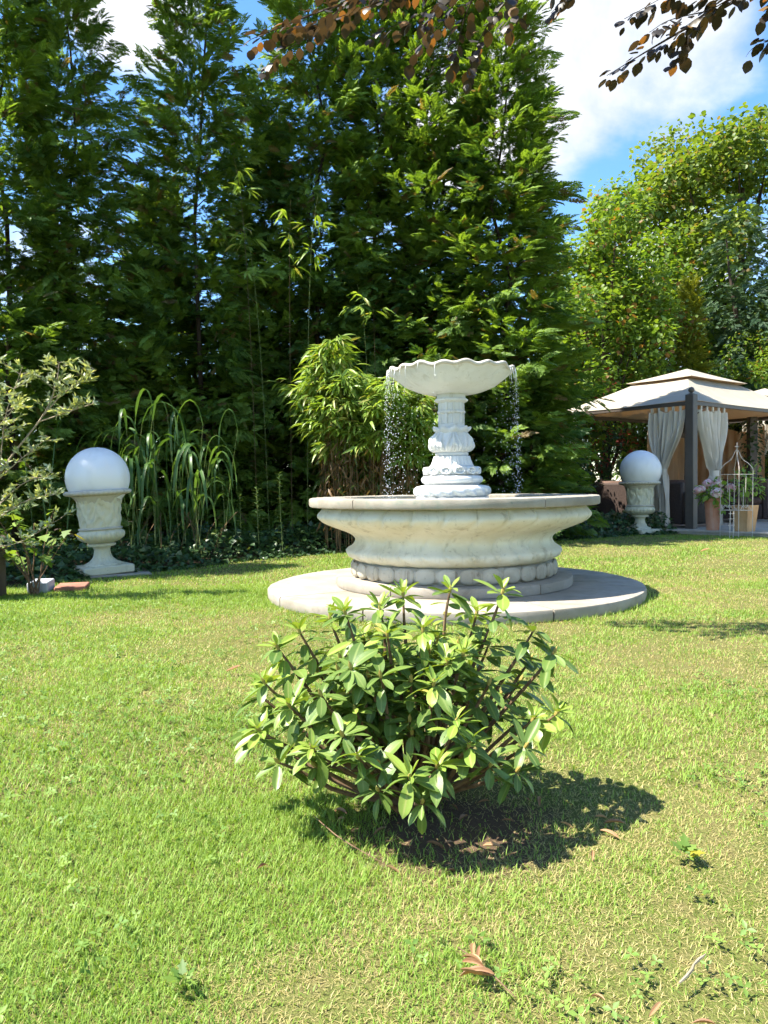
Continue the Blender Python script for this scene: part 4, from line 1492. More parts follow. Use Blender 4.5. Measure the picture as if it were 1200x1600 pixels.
def sofa(loc, rotz, length, label):
    s = thing('wicker_sofa', label, 'sofa', loc, (0, 0, rotz), 'dark wicker sofas under the gazebos')
    L = length
    link('base', fix(*box(0, L, 0, 0.75, 0.04, 0.34, 0.02), 'base'), 'wicker', s)
    link('backrest', fix(*box(0, L, -0.12, 0.0, 0.04, 0.80, 0.03), 'backrest'), 'wicker', s)
    link('armrest', fix(*box(-0.13, -0.001, -0.12, 0.75, 0.04, 0.62, 0.03), 'armrest'), 'wicker', s)
    link('armrest', fix(*box(L + 0.001, L + 0.13, -0.12, 0.75, 0.04, 0.62, 0.03), 'armrest'), 'wicker', s)
    k = max(1, round(L / 0.75))
    for i in range(k):
        a, b = i * L / k + 0.01, (i + 1) * L / k - 0.01
        link('seat_cushion', fix(*box(a, b, 0.08, 0.74, 0.341, 0.46, 0.035), 'seat_cushion'), 'cushion', s)
        link('back_cushion', fix(*box(a, b, 0.002, 0.14, 0.463, 0.84, 0.045), 'back_cushion'), 'cushion', s)
    return s


def gpt(x, y, base=P0):
    p = base + gv * x + gu * y
    return (p[0], p[1], 0.068)


sofa(gpt(0.42, 2.35), GROT - PI / 2, 2.0, 'dark brown sofa with its back turned to the urn under the gazebo')
sofa(gpt(3.6, 2.4), GROT + PI, 2.2, 'dark brown sofa along the rear curtain of the gazebo')
sofa(gpt(3.6, 0.3), GROT + PI / 2 + 0.2, 1.2, 'dark brown sofa beyond the potted plants at the photo edge')
# ivy clad post
ip = thing('ivy_clad_post', 'dark wooden post wrapped in climbing ivy between the gazebos', 'post', (7.62, 15.9, 0.035))
link('post', fix(*box(-0.08, 0.08, -0.08, 0.08, 0.0, 2.15, 0.01), 'post'), 'post', ip)
n = 260
a, z = rng.random(n) * 6.28, 0.7 + 1.4 * rng.random(n) ** 0.7
rr = 0.12 + 0.14 * rng.random(n) * np.clip((z - 0.6), 0.2, 1)
V, F, A = inst(IV, IF, frames(np.stack([np.cos(a), np.sin(a), np.full(n, -0.6)], 1)), np.stack([rr * np.cos(a), rr * np.sin(a), z], 1), 0.06 + 0.04 * rng.random(n))
tag(link('foliage', npmesh('foliage', V, F, False, {'var': A}), 'ivy', ip), kind='stuff')

# ------------------------------------------------------------------ pots and trellises


def leaf_mass(center, r, n, LV, LF, size, seed, mat, parent, name='foliage', squash=1.0, upb=0.5):
    q = np.random.default_rng(seed)
    p = q.normal(0, 1, (n, 3))
    p /= np.linalg.norm(p, axis=1, keepdims=True)
    p *= q.random((n, 1)) ** 0.45
    d = p + q.normal(0, 0.4, (n, 3)) - np.array([[0, 0, 0.25]])
    P = p * np.array([[r, r, r * squash]]) + np.array([center])
    V, F, A = inst(LV, LF, frames(d, p + np.array([[0, -0.2, upb + 0.5]])), P, size * (0.6 + 0.7 * q.random(n)), q.random(n))
    return tag(link(name, npmesh(name, V, F, False, {'var': A}), mat, parent), kind='stuff')


def round_pot(loc, rt, rb, h, mat, label, group):
    p = thing('flower_pot', label, 'flower pot', loc, group=group)
    link('body', fix(*lathe([(0, 0), (rb, 0.0), (rb + 0.004, 0.01), (rt - 0.004, h - 0.055), (rt + 0.012, h - 0.05), (rt + 0.014, h - 0.006), (rt + 0.008, h), (rt - 0.016, h), (rt - 0.022, h - 0.03), (0, h - 0.035)], 40), 'body'), mat, p)
    link('soil', fix(*lathe([(0, h - 0.030), (rt - 0.024, h - 0.031), (rt - 0.024, h - 0.034)], 24), 'soil'), 'soil', p)
    return p


tp = (5.44, 12.70, 0.068)
round_pot(tp, 0.135, 0.095, 0.53, 'terracotta', 'tall round terracotta pot holding the pink hydrangea', 'pots beside the gazebo post')
hy = thing('hydrangea', 'pink flowering hydrangea in the round terracotta pot', 'flowering plant', (tp[0], tp[1], tp[2] + 0.50))
for k in range(7):
    a = k * 0.9
    link('stem', mesh('stem', *tube(spline([(0.03 * math.cos(a), 0.03 * math.sin(a), 0), (0.10 * math.cos(a), 0.10 * math.sin(a), 0.12), (0.20 * math.cos(a), 0.20 * math.sin(a), 0.20)], 5), 0.005, 5)), 'green_cane', hy)
leaf_mass((0.03, -0.02, 0.12), 0.27, 150, LEAF6, LEAF6F, 0.11, 3, 'hydrangea_leaf', hy, squash=0.6)
leaf_mass((0.12, -0.10, -0.08), 0.14, 40, LEAF6, LEAF6F, 0.09, 4, 'hydrangea_leaf', hy, squash=1.2)
fp, ff = [], []
q = np.random.default_rng(8)
pp = q.normal(0, 1, (70, 3))
pp /= np.linalg.norm(pp, axis=1, keepdims=True)
pp = pp[pp[:, 2] > -0.45]
FLV = np.array([(0, 0, 0), (0.5, 0.5, 0.1), (1, 0, 0.05), (0.5, -0.5, 0.1), (-0.5, 0.5, 0.1), (-1, 0, 0.05), (-0.5, -0.5, 0.1)], float)
FLF = np.array([(0, 2, 1), (0, 3, 2), (0, 4, 5), (0, 5, 6), (0, 1, 4), (0, 6, 3)])
up_ = pp
side = np.cross(pp, q.normal(0, 1, pp.shape))
V, F, A = inst(FLV, FLF, frames(side, up_), pp * np.array([[0.085, 0.085, 0.062]]), 0.026 * (0.8 + 0.4 * q.random(len(pp))))
core = lathe([(0.066 * math.sin(b), -0.050 * math.cos(b)) for b in np.linspace(0.05, PI - 0.05, 8)], 12)
cV = np.array(core[0], float)
cF = np.array([(f[0], f[1], f[2]) for f in core[1]] + [(f[0], f[2], f[3]) for f in core[1]])
V, F, A = cat([(V, F, A), (cV, cF, np.full(len(cV), 0.5))])
fm = npmesh('flower_head', V, F, False, {'var': A})
for dx, dy, dz, s in ((-0.24, -0.05, 0.16, 1.15), (-0.08, 0.0, 0.28, 0.95), (0.08, -0.04, 0.28, 1.0), (-0.02, -0.20, 0.12, 1.2), (0.26, -0.08, 0.20, 0.95)):
    link('flower_head', fm, 'petal', hy, (dx, dy, dz), (0.5, 0.2 * dx, dx * 9), (s, s, s))

sp_ = thing('flower_pot', 'square tapered tan clay pot beside the round terracotta pot', 'flower pot', (5.80, 12.33, 0.068), (0, 0, 0.55), 'pots beside the gazebo post')


def sq(h, w0, w1):
    return [(-w0, -w0, 0), (w0, -w0, 0), (w0, w0, 0), (-w0, w0, 0), (-w1, -w1, h), (w1, -w1, h), (w1, w1, h), (-w1, w1, h), (-w1 + .018, -w1 + .018, h), (w1 - .018, -w1 + .018, h), (w1 - .018, w1 - .018, h), (-w1 + .018, w1 - .018, h),
            (-w1 + .03, -w1 + .03, h - 0.05), (w1 - .03, -w1 + .03, h - 0.05), (w1 - .03, w1 - .03, h - 0.05), (-w1 + .03, w1 - .03, h - 0.05)]


sqF = [(0, 3, 2, 1)] + [(4 * l + i, 4 * l + (i + 1) % 4, 4 * l + 4 + (i + 1) % 4, 4 * l + 4 + i) for l in range(3) for i in range(4)] + [(12, 13, 14, 15)]
link('body', fix(sq(0.42, 0.105, 0.145), sqF, 'body', 20), 'tan_pot', sp_)
pl = thing('potted_shrub', 'loose light green plant in the square tan pot', 'potted plant', (5.80, 12.33, 0.44))
for k in range(6):
    a = k * 1.05
    link('stem', mesh('stem', *tube(spline([(0.03 * math.cos(a), 0.03 * math.sin(a), 0), (0.08 * math.cos(a), 0.08 * math.sin(a), 0.25), (0.20 * math.cos(a), 0.20 * math.sin(a), 0.50 + 0.05 * k)], 6), 0.004, 5)), 'green_cane', pl)
leaf_mass((0.06, 0.0, 0.40), 0.25, 130, LEAF6, LEAF6F, 0.095, 5, 'hydrangea_leaf', pl, squash=1.1)


def wire(parent, name, pts, r=0.006, n=6):
    return link(name, mesh(name, *tube(pts, r, n)), 'wire', parent)


ob = thing('wire_obelisk', 'white wire obelisk trellis with a pointed finial in front of the pots', 'trellis', (5.53, 12.05, 0), (0, 0.01, 0.5))
W = 0.165
for sx, sy in ((1, 1), (1, -1), (-1, -1), (-1, 1)):
    path = [(sx * W, sy * W, 0.0), (sx * W, sy * W, 0.96)] + [tuple(p) for p in spline([(sx * W, sy * W, 0.96), (sx * W, sy * W, 1.06), (sx * W * 0.72, sy * W * 0.72, 1.15), (sx * W * 0.35, sy * W * 0.35, 1.22), (sx * 0.012, sy * 0.012, 1.36)], 12)[1:]]
    wire(ob, 'upright', path, 0.0055)
for z in (0.42, 0.98):
    for k in range(4):
        c = [(W, W), (W, -W), (-W, -W), (-W, W)]
        wire(ob, 'cross_bar', [(*c[k], z), (*c[(k + 1) % 4], z)], 0.0045)
for k in range(4):
    c = [(W, W), (W, -W), (-W, -W), (-W, W)]
    a, b = np.array(c[k]), np.array(c[(k + 1) % 4])
    m_ = (a + b) / 2
    wire(ob, 'curl', spline([(*(m_ + (a - m_) * 0.75), 0.43), (*(m_ + (a - m_) * 0.35), 0.50), (*m_, 0.46), (*(m_ + (b - m_) * 0.35), 0.50), (*(m_ + (b - m_) * 0.75), 0.43)], 14), 0.004)
    wire(ob, 'spike', [(*m_, 0.98), (*(m_ * 0.98), 0.78), (*(m_ * 0.95), 0.70)] if k % 2 else [(*m_, 0.42), (*m_, 0.78)], 0.0045)
fl_ = wire(ob, 'finial', [(0, 0, 1.34), (0, 0, 1.48)], 0.007)
wire(fl_, 'finial_cross', [(-0.035, 0, 1.42), (0.035, 0, 1.42)], 0.006)
wire(fl_, 'finial_cross', [(0, -0.035, 1.415), (0, 0.035, 1.415)], 0.006)
lt = thing('ladder_trellis', 'small white ladder trellis stuck in the grass by the pots', 'trellis', (5.32, 11.75, 0), (0, 0.03, 0.35))
for x in (-0.035, 0.035):
    wire(lt, 'upright', [(x, 0, 0), (x * 0.92, 0, 0.42)], 0.006)
for z in (0.10, 0.20, 0.30, 0.38):
    wire(lt, 'rung', [(-0.06, 0.004, z), (0.06, 0.004, z)], 0.005)
# ================================================================== PLANTS ON AND AROUND THE LAWN


def strip(path, w, name=None, twist=0.0, fold=0.25, seed=0):
    """an arching blade: path points, w(t) half width; V-folded along its rib -> V,F"""
    P = [np.array(p, float) for p in path]
    n = len(P)
    V, F = [], []
    for i, p in enumerate(P):
        d = P[min(i + 1, n - 1)] - P[max(i - 1, 0)]
        d /= np.linalg.norm(d) + 1e-9
        s = np.cross(d, np.array([0, 0, 1.0]))
        ns = np.linalg.norm(s)
        s = s / ns if ns > 0.15 else np.array([math.cos(seed), math.sin(seed), 0])
        c, sn = math.cos(twist), math.sin(twist)
        nrm = np.cross(s, d)
        s = s * c + nrm * sn
        nrm = np.cross(s, d)
        ww = w(i / (n - 1))
        V += [tuple(p - s * ww + nrm * ww * fold), tuple(p), tuple(p + s * ww + nrm * ww * fold)]
    for i in range(n - 1):
        b = 3 * i
        F += [(b, b + 1, b + 4, b + 3), (b + 1, b + 2, b + 5, b + 4)]
    return V, F


# ---- reed grass clump
rd = random.Random(17)
reed = thing('reed_clump', 'tall clump of arching reed grass beside the large globe', 'reed grass', (-2.62, 9.35, 0))
for k in range(19):
    bx, by = rd.uniform(-0.5, 0.6), rd.uniform(-0.25, 0.3)
    h = rd.uniform(1.05, 1.85)
    lx, ly = rd.uniform(-0.3, 0.3), rd.uniform(-0.2, 0.08)
    st = spline([(bx, by, 0), (bx + lx * 0.4, by + ly * 0.4, h * 0.5), (bx + lx, by + ly, h)], 7)
    link('stem', mesh('stem', *tube(st, [0.0045 - 0.0025 * i / 6 for i in range(7)], 5)), 'green_cane', reed)
    for j in range(rd.choice((3, 4, 4))):
        u = 1.0 if j == 0 else rd.uniform(0.45, 0.9)
        p = st[int(u * 6)]
        a = rd.uniform(0, 6.28)
        if j == 0:
            a = rd.choice((0.2, -0.4, 2.9, 3.5, -1.2, -2.0)) + rd.uniform(-0.4, 0.4)
        L = rd.uniform(0.45, 0.85)
        dx, dy = math.cos(a), math.sin(a)
        rise = rd.uniform(0.16, 0.34) * L / 0.6
        out = rd.uniform(0.28, 0.46) * L / 0.6
        path = spline([p, p + np.array([dx * out * 0.18, dy * out * 0.18, rise * 0.75]), p + np.array([dx * out * 0.5, dy * out * 0.5, rise]), p + np.array([dx * out * 0.85, dy * out * 0.85, rise * 0.45]), p + np.array([dx * out * 1.0, dy * out, -L * 0.28]), p + np.array([dx * out * 1.02, dy * out * 1.02, -L * 0.55])], 12)
        V, F = strip(path, lambda t_: 0.021 * (0.45 + 0.55 * min(1, t_ * 4)) * max(0.04, (1 - t_ ** 3)), twist=rd.uniform(-0.5, 0.5), seed=a)
        link('blade', mesh('blade', V, F, True, 0), 'reed', reed)
for k in range(12):  # dry bent stalks at the foot
    bx, by, a = rd.uniform(-0.5, 0.6), rd.uniform(-0.3, 0.1), rd.uniform(0, 6.28)
    link('dry_stalk', mesh('dry_stalk', *tube(spline([(bx, by, 0), (bx + 0.08 * math.cos(a), by + 0.05 * math.sin(a), 0.35), (bx + 0.3 * math.cos(a), by + 0.15 * math.sin(a), 0.6)], 5), 0.004, 4)), 'cane', reed)
rd = random.Random(23)
rb = thing('reed_clump', 'few reed blades rising behind the silver shrub at the photo edge', 'reed grass', (-3.75, 8.7, 0))
for k in range(5):
    a = rd.uniform(-0.6, 0.6) + PI * (k % 2)
    bx, by = rd.uniform(-0.3, 0.3), rd.uniform(-0.2, 0.2)
    h = rd.uniform(1.5, 2.25)
    path = spline([(bx, by, 0), (bx + 0.08 * math.cos(a), by, h * 0.55), (bx + 0.2 * math.cos(a), by, h * 0.92), (bx + 0.4 * math.cos(a), by + 0.1 * math.sin(a), h), (bx + 0.62 * math.cos(a), by + 0.1 * math.sin(a), h - 0.3)], 12)
    V, F = strip(path, lambda t_: 0.016 * max(0.05, 1 - t_ ** 4) * (0.4 + 0.6 * t_), seed=a)
    link('blade', mesh('blade', V, F, True, 0), 'reed', rb)

# ---- bamboo clump
LONG = np.array([(0, 0, 0), (0.30, 0.085, 0.03), (0.30, -0.085, 0.03), (0.30, 0, 0), (0.65, 0.07, -0.03), (0.65, -0.07, -0.03), (0.65, 0, -0.06), (1.0, 0, -0.22)], float)
LONGF = np.array([(0, 3, 1), (0, 2, 3), (1, 3, 6), (1, 6, 4), (3, 2, 5), (3, 5, 6), (4, 6, 7), (6, 5, 7)])
rd = random.Random(31)


def bamboo(label, loc, canes, seed, hfun, spread, leafy, dry=True, per=26, lsize=0.17, rad=0.008):
    r_ = random.Random(seed)
    b = thing('bamboo_clump', label, 'bamboo', loc)
    LT, LD, DT, DD = [], [], [], []
    for k in range(canes):
        a, rr = r_.uniform(0, 6.28), spread * math.sqrt(r_.random())
        bx, by = rr * math.cos(a), 0.6 * rr * math.sin(a)
        h = hfun(r_, bx)
        ox, oy = bx * r_.uniform(0.1, 0.5) + r_.uniform(-0.12, 0.12), by * 0.3 - r_.uniform(0, 0.15)
        pts = spline([(bx, by, 0), (bx + ox * 0.25, by + oy * 0.25, h * 0.5), (bx + ox * 0.7, by + oy * 0.7, h * 0.86), (bx + ox * 1.3, by + oy * 1.4, h)], 9)
        link('cane', mesh('cane', *tube(pts, [rad * (1 - 0.75 * i / 8) for i in range(9)], 5)), 'cane' if dry or k % 2 else 'green_cane', b)
        for q in range(per):
            u = 1 - (1 - leafy) * r_.random() ** 1.1
            p = np.array(pts[min(8, int(u * 8))]) + np.array([r_.uniform(-0.05, 0.05), r_.uniform(-0.05, 0.05), r_.uniform(-0.08, 0.08)])
            aa = r_.uniform(0, 6.28)
            tw = np.array([math.cos(aa), math.sin(aa) * 0.9 - 0.25, r_.uniform(-0.1, 0.5)]) * r_.uniform(0.04, 0.20)
            for w in range(r_.choice((3, 4, 5))):
                da = aa + r_.uniform(-0.9, 0.9)
                LT.append(p + tw * r_.uniform(0.5, 1.2))
                LD.append((math.cos(da), math.sin(da), r_.uniform(-0.95, 0.25)))
        if dry:
            for q in range(16):
                u = r_.uniform(0.22, leafy)
                p = np.array(pts[int(u * 8)]) + np.array([r_.uniform(-0.09, 0.09), r_.uniform(-0.09, 0.09), r_.uniform(-0.1, 0.1)])
                da = r_.uniform(0, 6.28)
                DT.append(p)
                DD.append((math.cos(da), math.sin(da), r_.uniform(-1.6, -0.2)))
    n = len(LT)
    q = np.random.default_rng(seed)
    V, F, A = inst(LONG, LONGF, frames(np.array(LD), roll=q.normal(0, 0.5, n)), np.array(LT), lsize * (0.65 + 0.6 * q.random(n)), q.random(n))
    tag(link('foliage', npmesh('foliage', V, F, False, {'var': A}), 'bamboo_leaf', b), kind='stuff')
    if dry:
        n = len(DT)
        V, F, A = inst(LONG, LONGF, frames(np.array(DD), roll=q.normal(0, 0.7, n)), np.array(DT), lsize * 0.85 * (0.6 + 0.6 * q.random(n)) * 1.0, q.random(n))
        tag(link('dry_foliage', npmesh('dry_foliage', V, F, False, {'var': A}), 'bamboo_dry', b), kind='stuff')
    return b


bamboo('dense bamboo clump with bright drooping leaves beside the fountain', (-0.16, 10.35, 0), 54, 5, lambda r_, x: r_.uniform(1.75, 2.35) + (0.75 * math.exp(-((x + 0.32) / 0.22) ** 2)) * r_.uniform(0.4, 1), 0.68, 0.52, True, 46, 0.19, 0.0048)
bamboo('thin tall bamboo canes with few leaves in front of the conifers', (-1.38, 10.8, 0), 4, 9, lambda r_, x: r_.uniform(4.4, 5.7), 0.40, 0.60, False, 7, 0.20, 0.004)
bamboo('two slim bamboo canes with leaf tufts rising beside the upper bowl', (-0.06, 10.9, 0), 2, 12, lambda r_, x: r_.uniform(3.3, 3.9), 0.12, 0.80, False, 5, 0.18, 0.004)

# ---- upright lily stalks in the bed
for i, (x, y, h, lab) in enumerate(((-2.02, 9.75, 1.05, 'tall leafy lily stalk nearest the reed clump'), (-1.86, 9.9, 0.80, 'short leafy lily stalk second from the reed clump'),
                                    (-1.60, 9.8, 0.88, 'leafy lily stalk third from the reed clump in the shade'), (-1.31, 9.9, 1.06, 'sunlit leafy lily stalk closest to the bamboo clump'))):
    l_ = thing('lily_stalk', lab, 'lily plant', (x, y, 0), (rd.uniform(-0.05, 0.05), rd.uniform(-0.05, 0.05), i), 'lily stalks in the bed')
    link('stem', mesh('stem', *tube([(0, 0, 0), (0.01, 0, h * 0.5), (0, 0, h)], [0.006, 0.005, 0.003], 5)), 'green_cane', l_)
    n = 44
    z = np.linspace(0.28, 1.0, n) * h
    a = np.arange(n) * 2.4
    V, F, A = inst(LONG, LONGF, frames(np.stack([np.cos(a), np.sin(a), 0.25 + 0.5 * (z / h - 0.4)], 1)), np.stack([0 * z, 0 * z, z], 1), np.stack([0.125 * (1.1 - 0.5 * z / h)] * 3, 1) * np.array([[1, 1.5, 1]]))
    tag(link('foliage', npmesh('foliage', V, F, False, {'var': A}), 'lily', l_), kind='stuff')

# ---- silver leaved shrub in the planter at the photo edge
pt = thing('wooden_planter', 'dark brown planter at the photo edge below the silver shrub', 'planter', (-3.40, 6.30, 0), (0, 0, 0.1))
link('body', fix(*box(-0.2, 0.2, -0.2, 0.2, 0.0, 0.40, 0.012), 'body'), 'planter', pt)
link('rim_board', fix(*box(-0.215, 0.215, -0.215, 0.215, 0.401, 0.43, 0.006), 'rim_board'), 'planter', pt)
sv = thing('silver_shrub', 'airy silver green shrub reaching in front of the large globe urn', 'shrub', (-3.40, 6.30, 0.43))
SB = [
    [(-3.42, 6.32, .43), (-3.17, 6.35, 1.03), (-2.80, 6.35, 1.50), (-2.66, 6.30, 1.76), (-2.63, 6.30, 1.93)],
    [(-2.80, 6.35, 1.50), (-2.60, 6.30, 1.68), (-2.33, 6.28, 1.86)],
    [(-2.85, 6.35, 1.45), (-2.56, 6.25, 1.52), (-2.33, 6.20, 1.58)],
    [(-3.17, 6.35, 1.03), (-3.08, 6.30, 1.50), (-2.93, 6.30, 1.90)],
    [(-3.42, 6.30, .60), (-3.22, 6.20, 1.35), (-3.08, 6.20, 1.70)],
    [(-3.42, 6.30, .50), (-2.95, 6.20, 0.92), (-2.64, 6.15, 1.02)],
    [(-3.42, 6.30, .48), (-2.95, 6.20, 0.78), (-2.62, 6.15, 0.86)],
    [(-3.41, 6.32, .44), (-3.0, 6.22, 0.46), (-2.62, 6.20, 0.66)],
    [(-3.35, 6.30, .80), (-3.00, 6.25, 1.10), (-2.70, 6.22, 1.32)],
    [(-3.25, 6.32, 1.0), (-3.25, 6.15, 1.55), (-3.15, 6.05, 1.95)],
    [(-3.3, 6.32, 0.9), (-3.15, 6.10, 1.25), (-2.88, 6.00, 1.52)],
]
rd = random.Random(41)
LT, LD = [], []
off = np.array([-3.40, 6.30, 0.43])
for bi, br in enumerate(SB):
    P = [p - off for p in spline(br, 14)]
    link('branch', mesh('branch', *tube(P, [0.011 * (1 - 0.75 * i / 13) if bi == 0 else 0.006 * (1 - 0.7 * i / 13) for i in range(14)], 5)), 'pale_twig', sv)
    dens = 3 if bi in (0, 3, 9) else 2
    for i in range(4 if bi else 7, 14):
        for k in range(dens if rd.random() < 0.85 else 1):
            a = rd.uniform(0, 6.28)
            tl = rd.uniform(0.06, 0.24) * (1.0 if dens > 2 else 0.7)
            d = np.array([math.cos(a), math.sin(a), rd.uniform(-0.1, 1.0)])
            d /= np.linalg.norm(d)
            p0 = P[i]
            p1 = p0 + d * tl
            link('twig', mesh('twig', *tube([p0, (p0 + p1) / 2 + np.array([0, 0, 0.008]), p1], [0.0026, 0.002, 0.0012], 4)), 'pale_twig', sv)
            m = int(tl / 0.017) + 3
            for j in range(m):
                u = 0.25 + 0.75 * j / m
                q = p0 + (p1 - p0) * u
                sd = np.array([rd.uniform(-1, 1), rd.uniform(-1, 1), rd.uniform(-0.5, 0.8)])
                LT.append(q)
                LD.append(d * 0.8 + sd * 0.75)
n = len(LT)
V, F, A = inst(KITE * np.array([[1, 1.15, 1]]), KITEF, frames(np.array(LD), roll=rng.normal(0, 0.8, n)), np.array(LT), 0.040 + 0.030 * rng.random(n))
tag(link('foliage', npmesh('foliage', V, F, False, {'var': A}), 'olive', sv), kind='stuff')

# ---- low broad leaved plant below it
lp = thing('low_shrub', 'low plant with broad bright leaves beneath the silver shrub', 'plant', (-2.98, 6.52, 0))
lm_ = [npmesh('leaf', LOBED * np.array([[1, 1.1, 1]]), LOBEDF, True, {'var': np.full(len(LOBED), v)}) for v in (0.15, 0.45, 0.8)]
for k in range(12):
    a = rd.uniform(0, 6.28)
    tip = np.array([rd.uniform(-0.28, 0.32), rd.uniform(-0.3, 0.2), rd.uniform(0.36, 0.74)])
    P = spline([(0.04 * math.cos(a), 0.04 * math.sin(a), 0), tip * np.array([0.5, 0.5, 0.6]), tip], 6)
    link('stem', mesh('stem', *tube(P, [0.006 - 0.0006 * i for i in range(6)], 5)), 'twig', lp)
    for j in range(5):
        p = P[rd.choice((3, 4, 5))] + np.array([rd.uniform(-0.05, 0.05), rd.uniform(-0.05, 0.05), rd.uniform(-0.03, 0.03)])
        s = rd.uniform(0.06, 0.125)
        link('leaf', lm_[(k + j) % 3], 'hazel', lp, p, (rd.uniform(-0.5, 0.5), rd.uniform(-0.1, 0.7), rd.uniform(0, 6.28)), (s, s, s))

# ---- blocks lying at the edge of the bed
tag(part('concrete_block', box(-0.085, 0.085, -0.11, 0.11, 0.0, 0.10, 0.008), 'grey_block', None, loc=(-3.02, 6.72, 0.0), rot=(0.06, 0, 0.12)), 'small pale grey block lying beside the planter', 'block')
tag(part('brick_paver', box(-0.13, 0.13, -0.16, 0.16, 0.0, 0.045, 0.008), 'red_brick', None, loc=(-2.80, 6.85, 0.0), rot=(0, 0, 0.25)), 'flat red brick paver in the grass beside the grey block', 'brick')

# ================================================================== RHODODENDRON
rho = thing('rhododendron', 'glossy green rhododendron bush on the lawn in front of the fountain', 'bush', (BX, BY, 0))
ll, lw = 6, 4


def rh_leaf(curl, wid, fold):
    V, rib = [], []
    for i in range(ll + 1):
        u = i / ll
        w = wid * (math.sin(PI * min(1, u * 0.95 + 0.03) ** 1.12)) ** 0.62 if 0 < i < ll else 0.012
        for j in range(lw + 1):
            s = 2 * j / lw - 1
            V.append((u, s * w, -curl * u * u + fold * abs(s) * w + (0.03 * math.sin(u * 9 + s * 2) * abs(s) * wid)))
            rib.append(1.0 - abs(s))
    F = []
    for i in range(ll):
        for j in range(lw):
            b = i * (lw + 1) + j
            F.append((b, b + lw + 1, b + lw + 2))
            F.append((b, b + lw + 2, b + 1))
    return np.array(V), np.array(F), np.array(rib)


RL = [rh_leaf(0.10, 0.20, 0.2), rh_leaf(0.22, 0.22, 0.1), rh_leaf(-0.05, 0.18, 0.45), rh_leaf(0.42, 0.20, 0.3)]
RM = {}
for k, (V, F, rb_) in enumerate(RL):
    for mt in ('rhodo', 'rhodo_new', 'rhodo_old'):
        me = npmesh('leaf', V, F, True, {'rib': rb_, 'var': np.zeros(len(V))})
        me.materials.append(M[mt])
        RM[k, mt] = me
rd = random.Random(71)
# shoot tips: world x, y, z, kind of leaves (n new growth, m mature)
tips = [(0.185, 2.10, 0.585, 'n'), (0.34, 2.10, 0.58, 'n'), (0.27, 2.16, 0.50, 'n'), (0.05, 2.18, 0.56, 'n'), (-0.02, 2.12, 0.53, 'n'), (-0.12, 2.05, 0.53, 'n'), (-0.17, 2.15, 0.49, 'n'), (-0.26, 2.12, 0.46, 'n'), (-0.32, 2.08, 0.42, 'n'),
        (-0.35, 2.02, 0.33, 'n'), (-0.38, 2.12, 0.26, 'n'), (-0.36, 1.98, 0.20, 'n'), (-0.41, 2.10, 0.16, 'm'), (-0.30, 1.92, 0.13, 'm'), (-0.27, 1.95, 0.28, 'n'), (0.43, 2.10, 0.46, 'm'), (0.48, 2.06, 0.40, 'm'), (0.44, 2.2, 0.34, 'm'),
        (0.40, 1.98, 0.22, 'n'), (0.47, 2.0, 0.23, 'n'), (0.36, 1.88, 0.18, 'm'), (0.33, 1.84, 0.13, 'm'), (0.17, 1.80, 0.28, 'n'), (0.20, 1.79, 0.22, 'n'), (0.05, 1.76, 0.15, 'n'), (-0.08, 1.80, 0.19, 'n'), (-0.12, 1.83, 0.24, 'm'),
        (0.08, 1.75, 0.09, 'm'), (-0.03, 1.78, 0.11, 'm'), (0.16, 1.95, 0.40, 'n'), (0.12, 1.88, 0.36, 'n'), (-0.02, 1.90, 0.38, 'm'), (-0.10, 1.92, 0.40, 'm'), (0.0, 2.0, 0.47, 'n'), (0.10, 2.02, 0.48, 'n'), (0.20, 2.02, 0.44, 'm'), (0.28, 1.98, 0.33, 'm'),
        (-0.2, 1.88, 0.18, 'n'), (-0.18, 1.9, 0.33, 'm'), (0.26, 1.83, 0.15, 'm'), (0.42, 2.25, 0.26, 'm'), (0.30, 2.12, 0.41, 'm'), (0.12, 1.78, 0.17, 'n')]
while len(tips) < 108:
    a, e = rd.uniform(0, 6.28), math.asin(rd.uniform(0.05, 0.98))
    f = rd.uniform(0.45, 1.0)
    x = BX + 0.37 * f * math.cos(a) * math.cos(e)
    y = BY + 0.38 * f * math.sin(a) * math.cos(e)
    z = 0.10 + 0.42 * f * math.sin(e)
    if x > 0.27 and z > 0.26:
        continue
    tips.append((x, y, z, 'n' if rd.random() < 0.5 else 'm'))
leaves = []
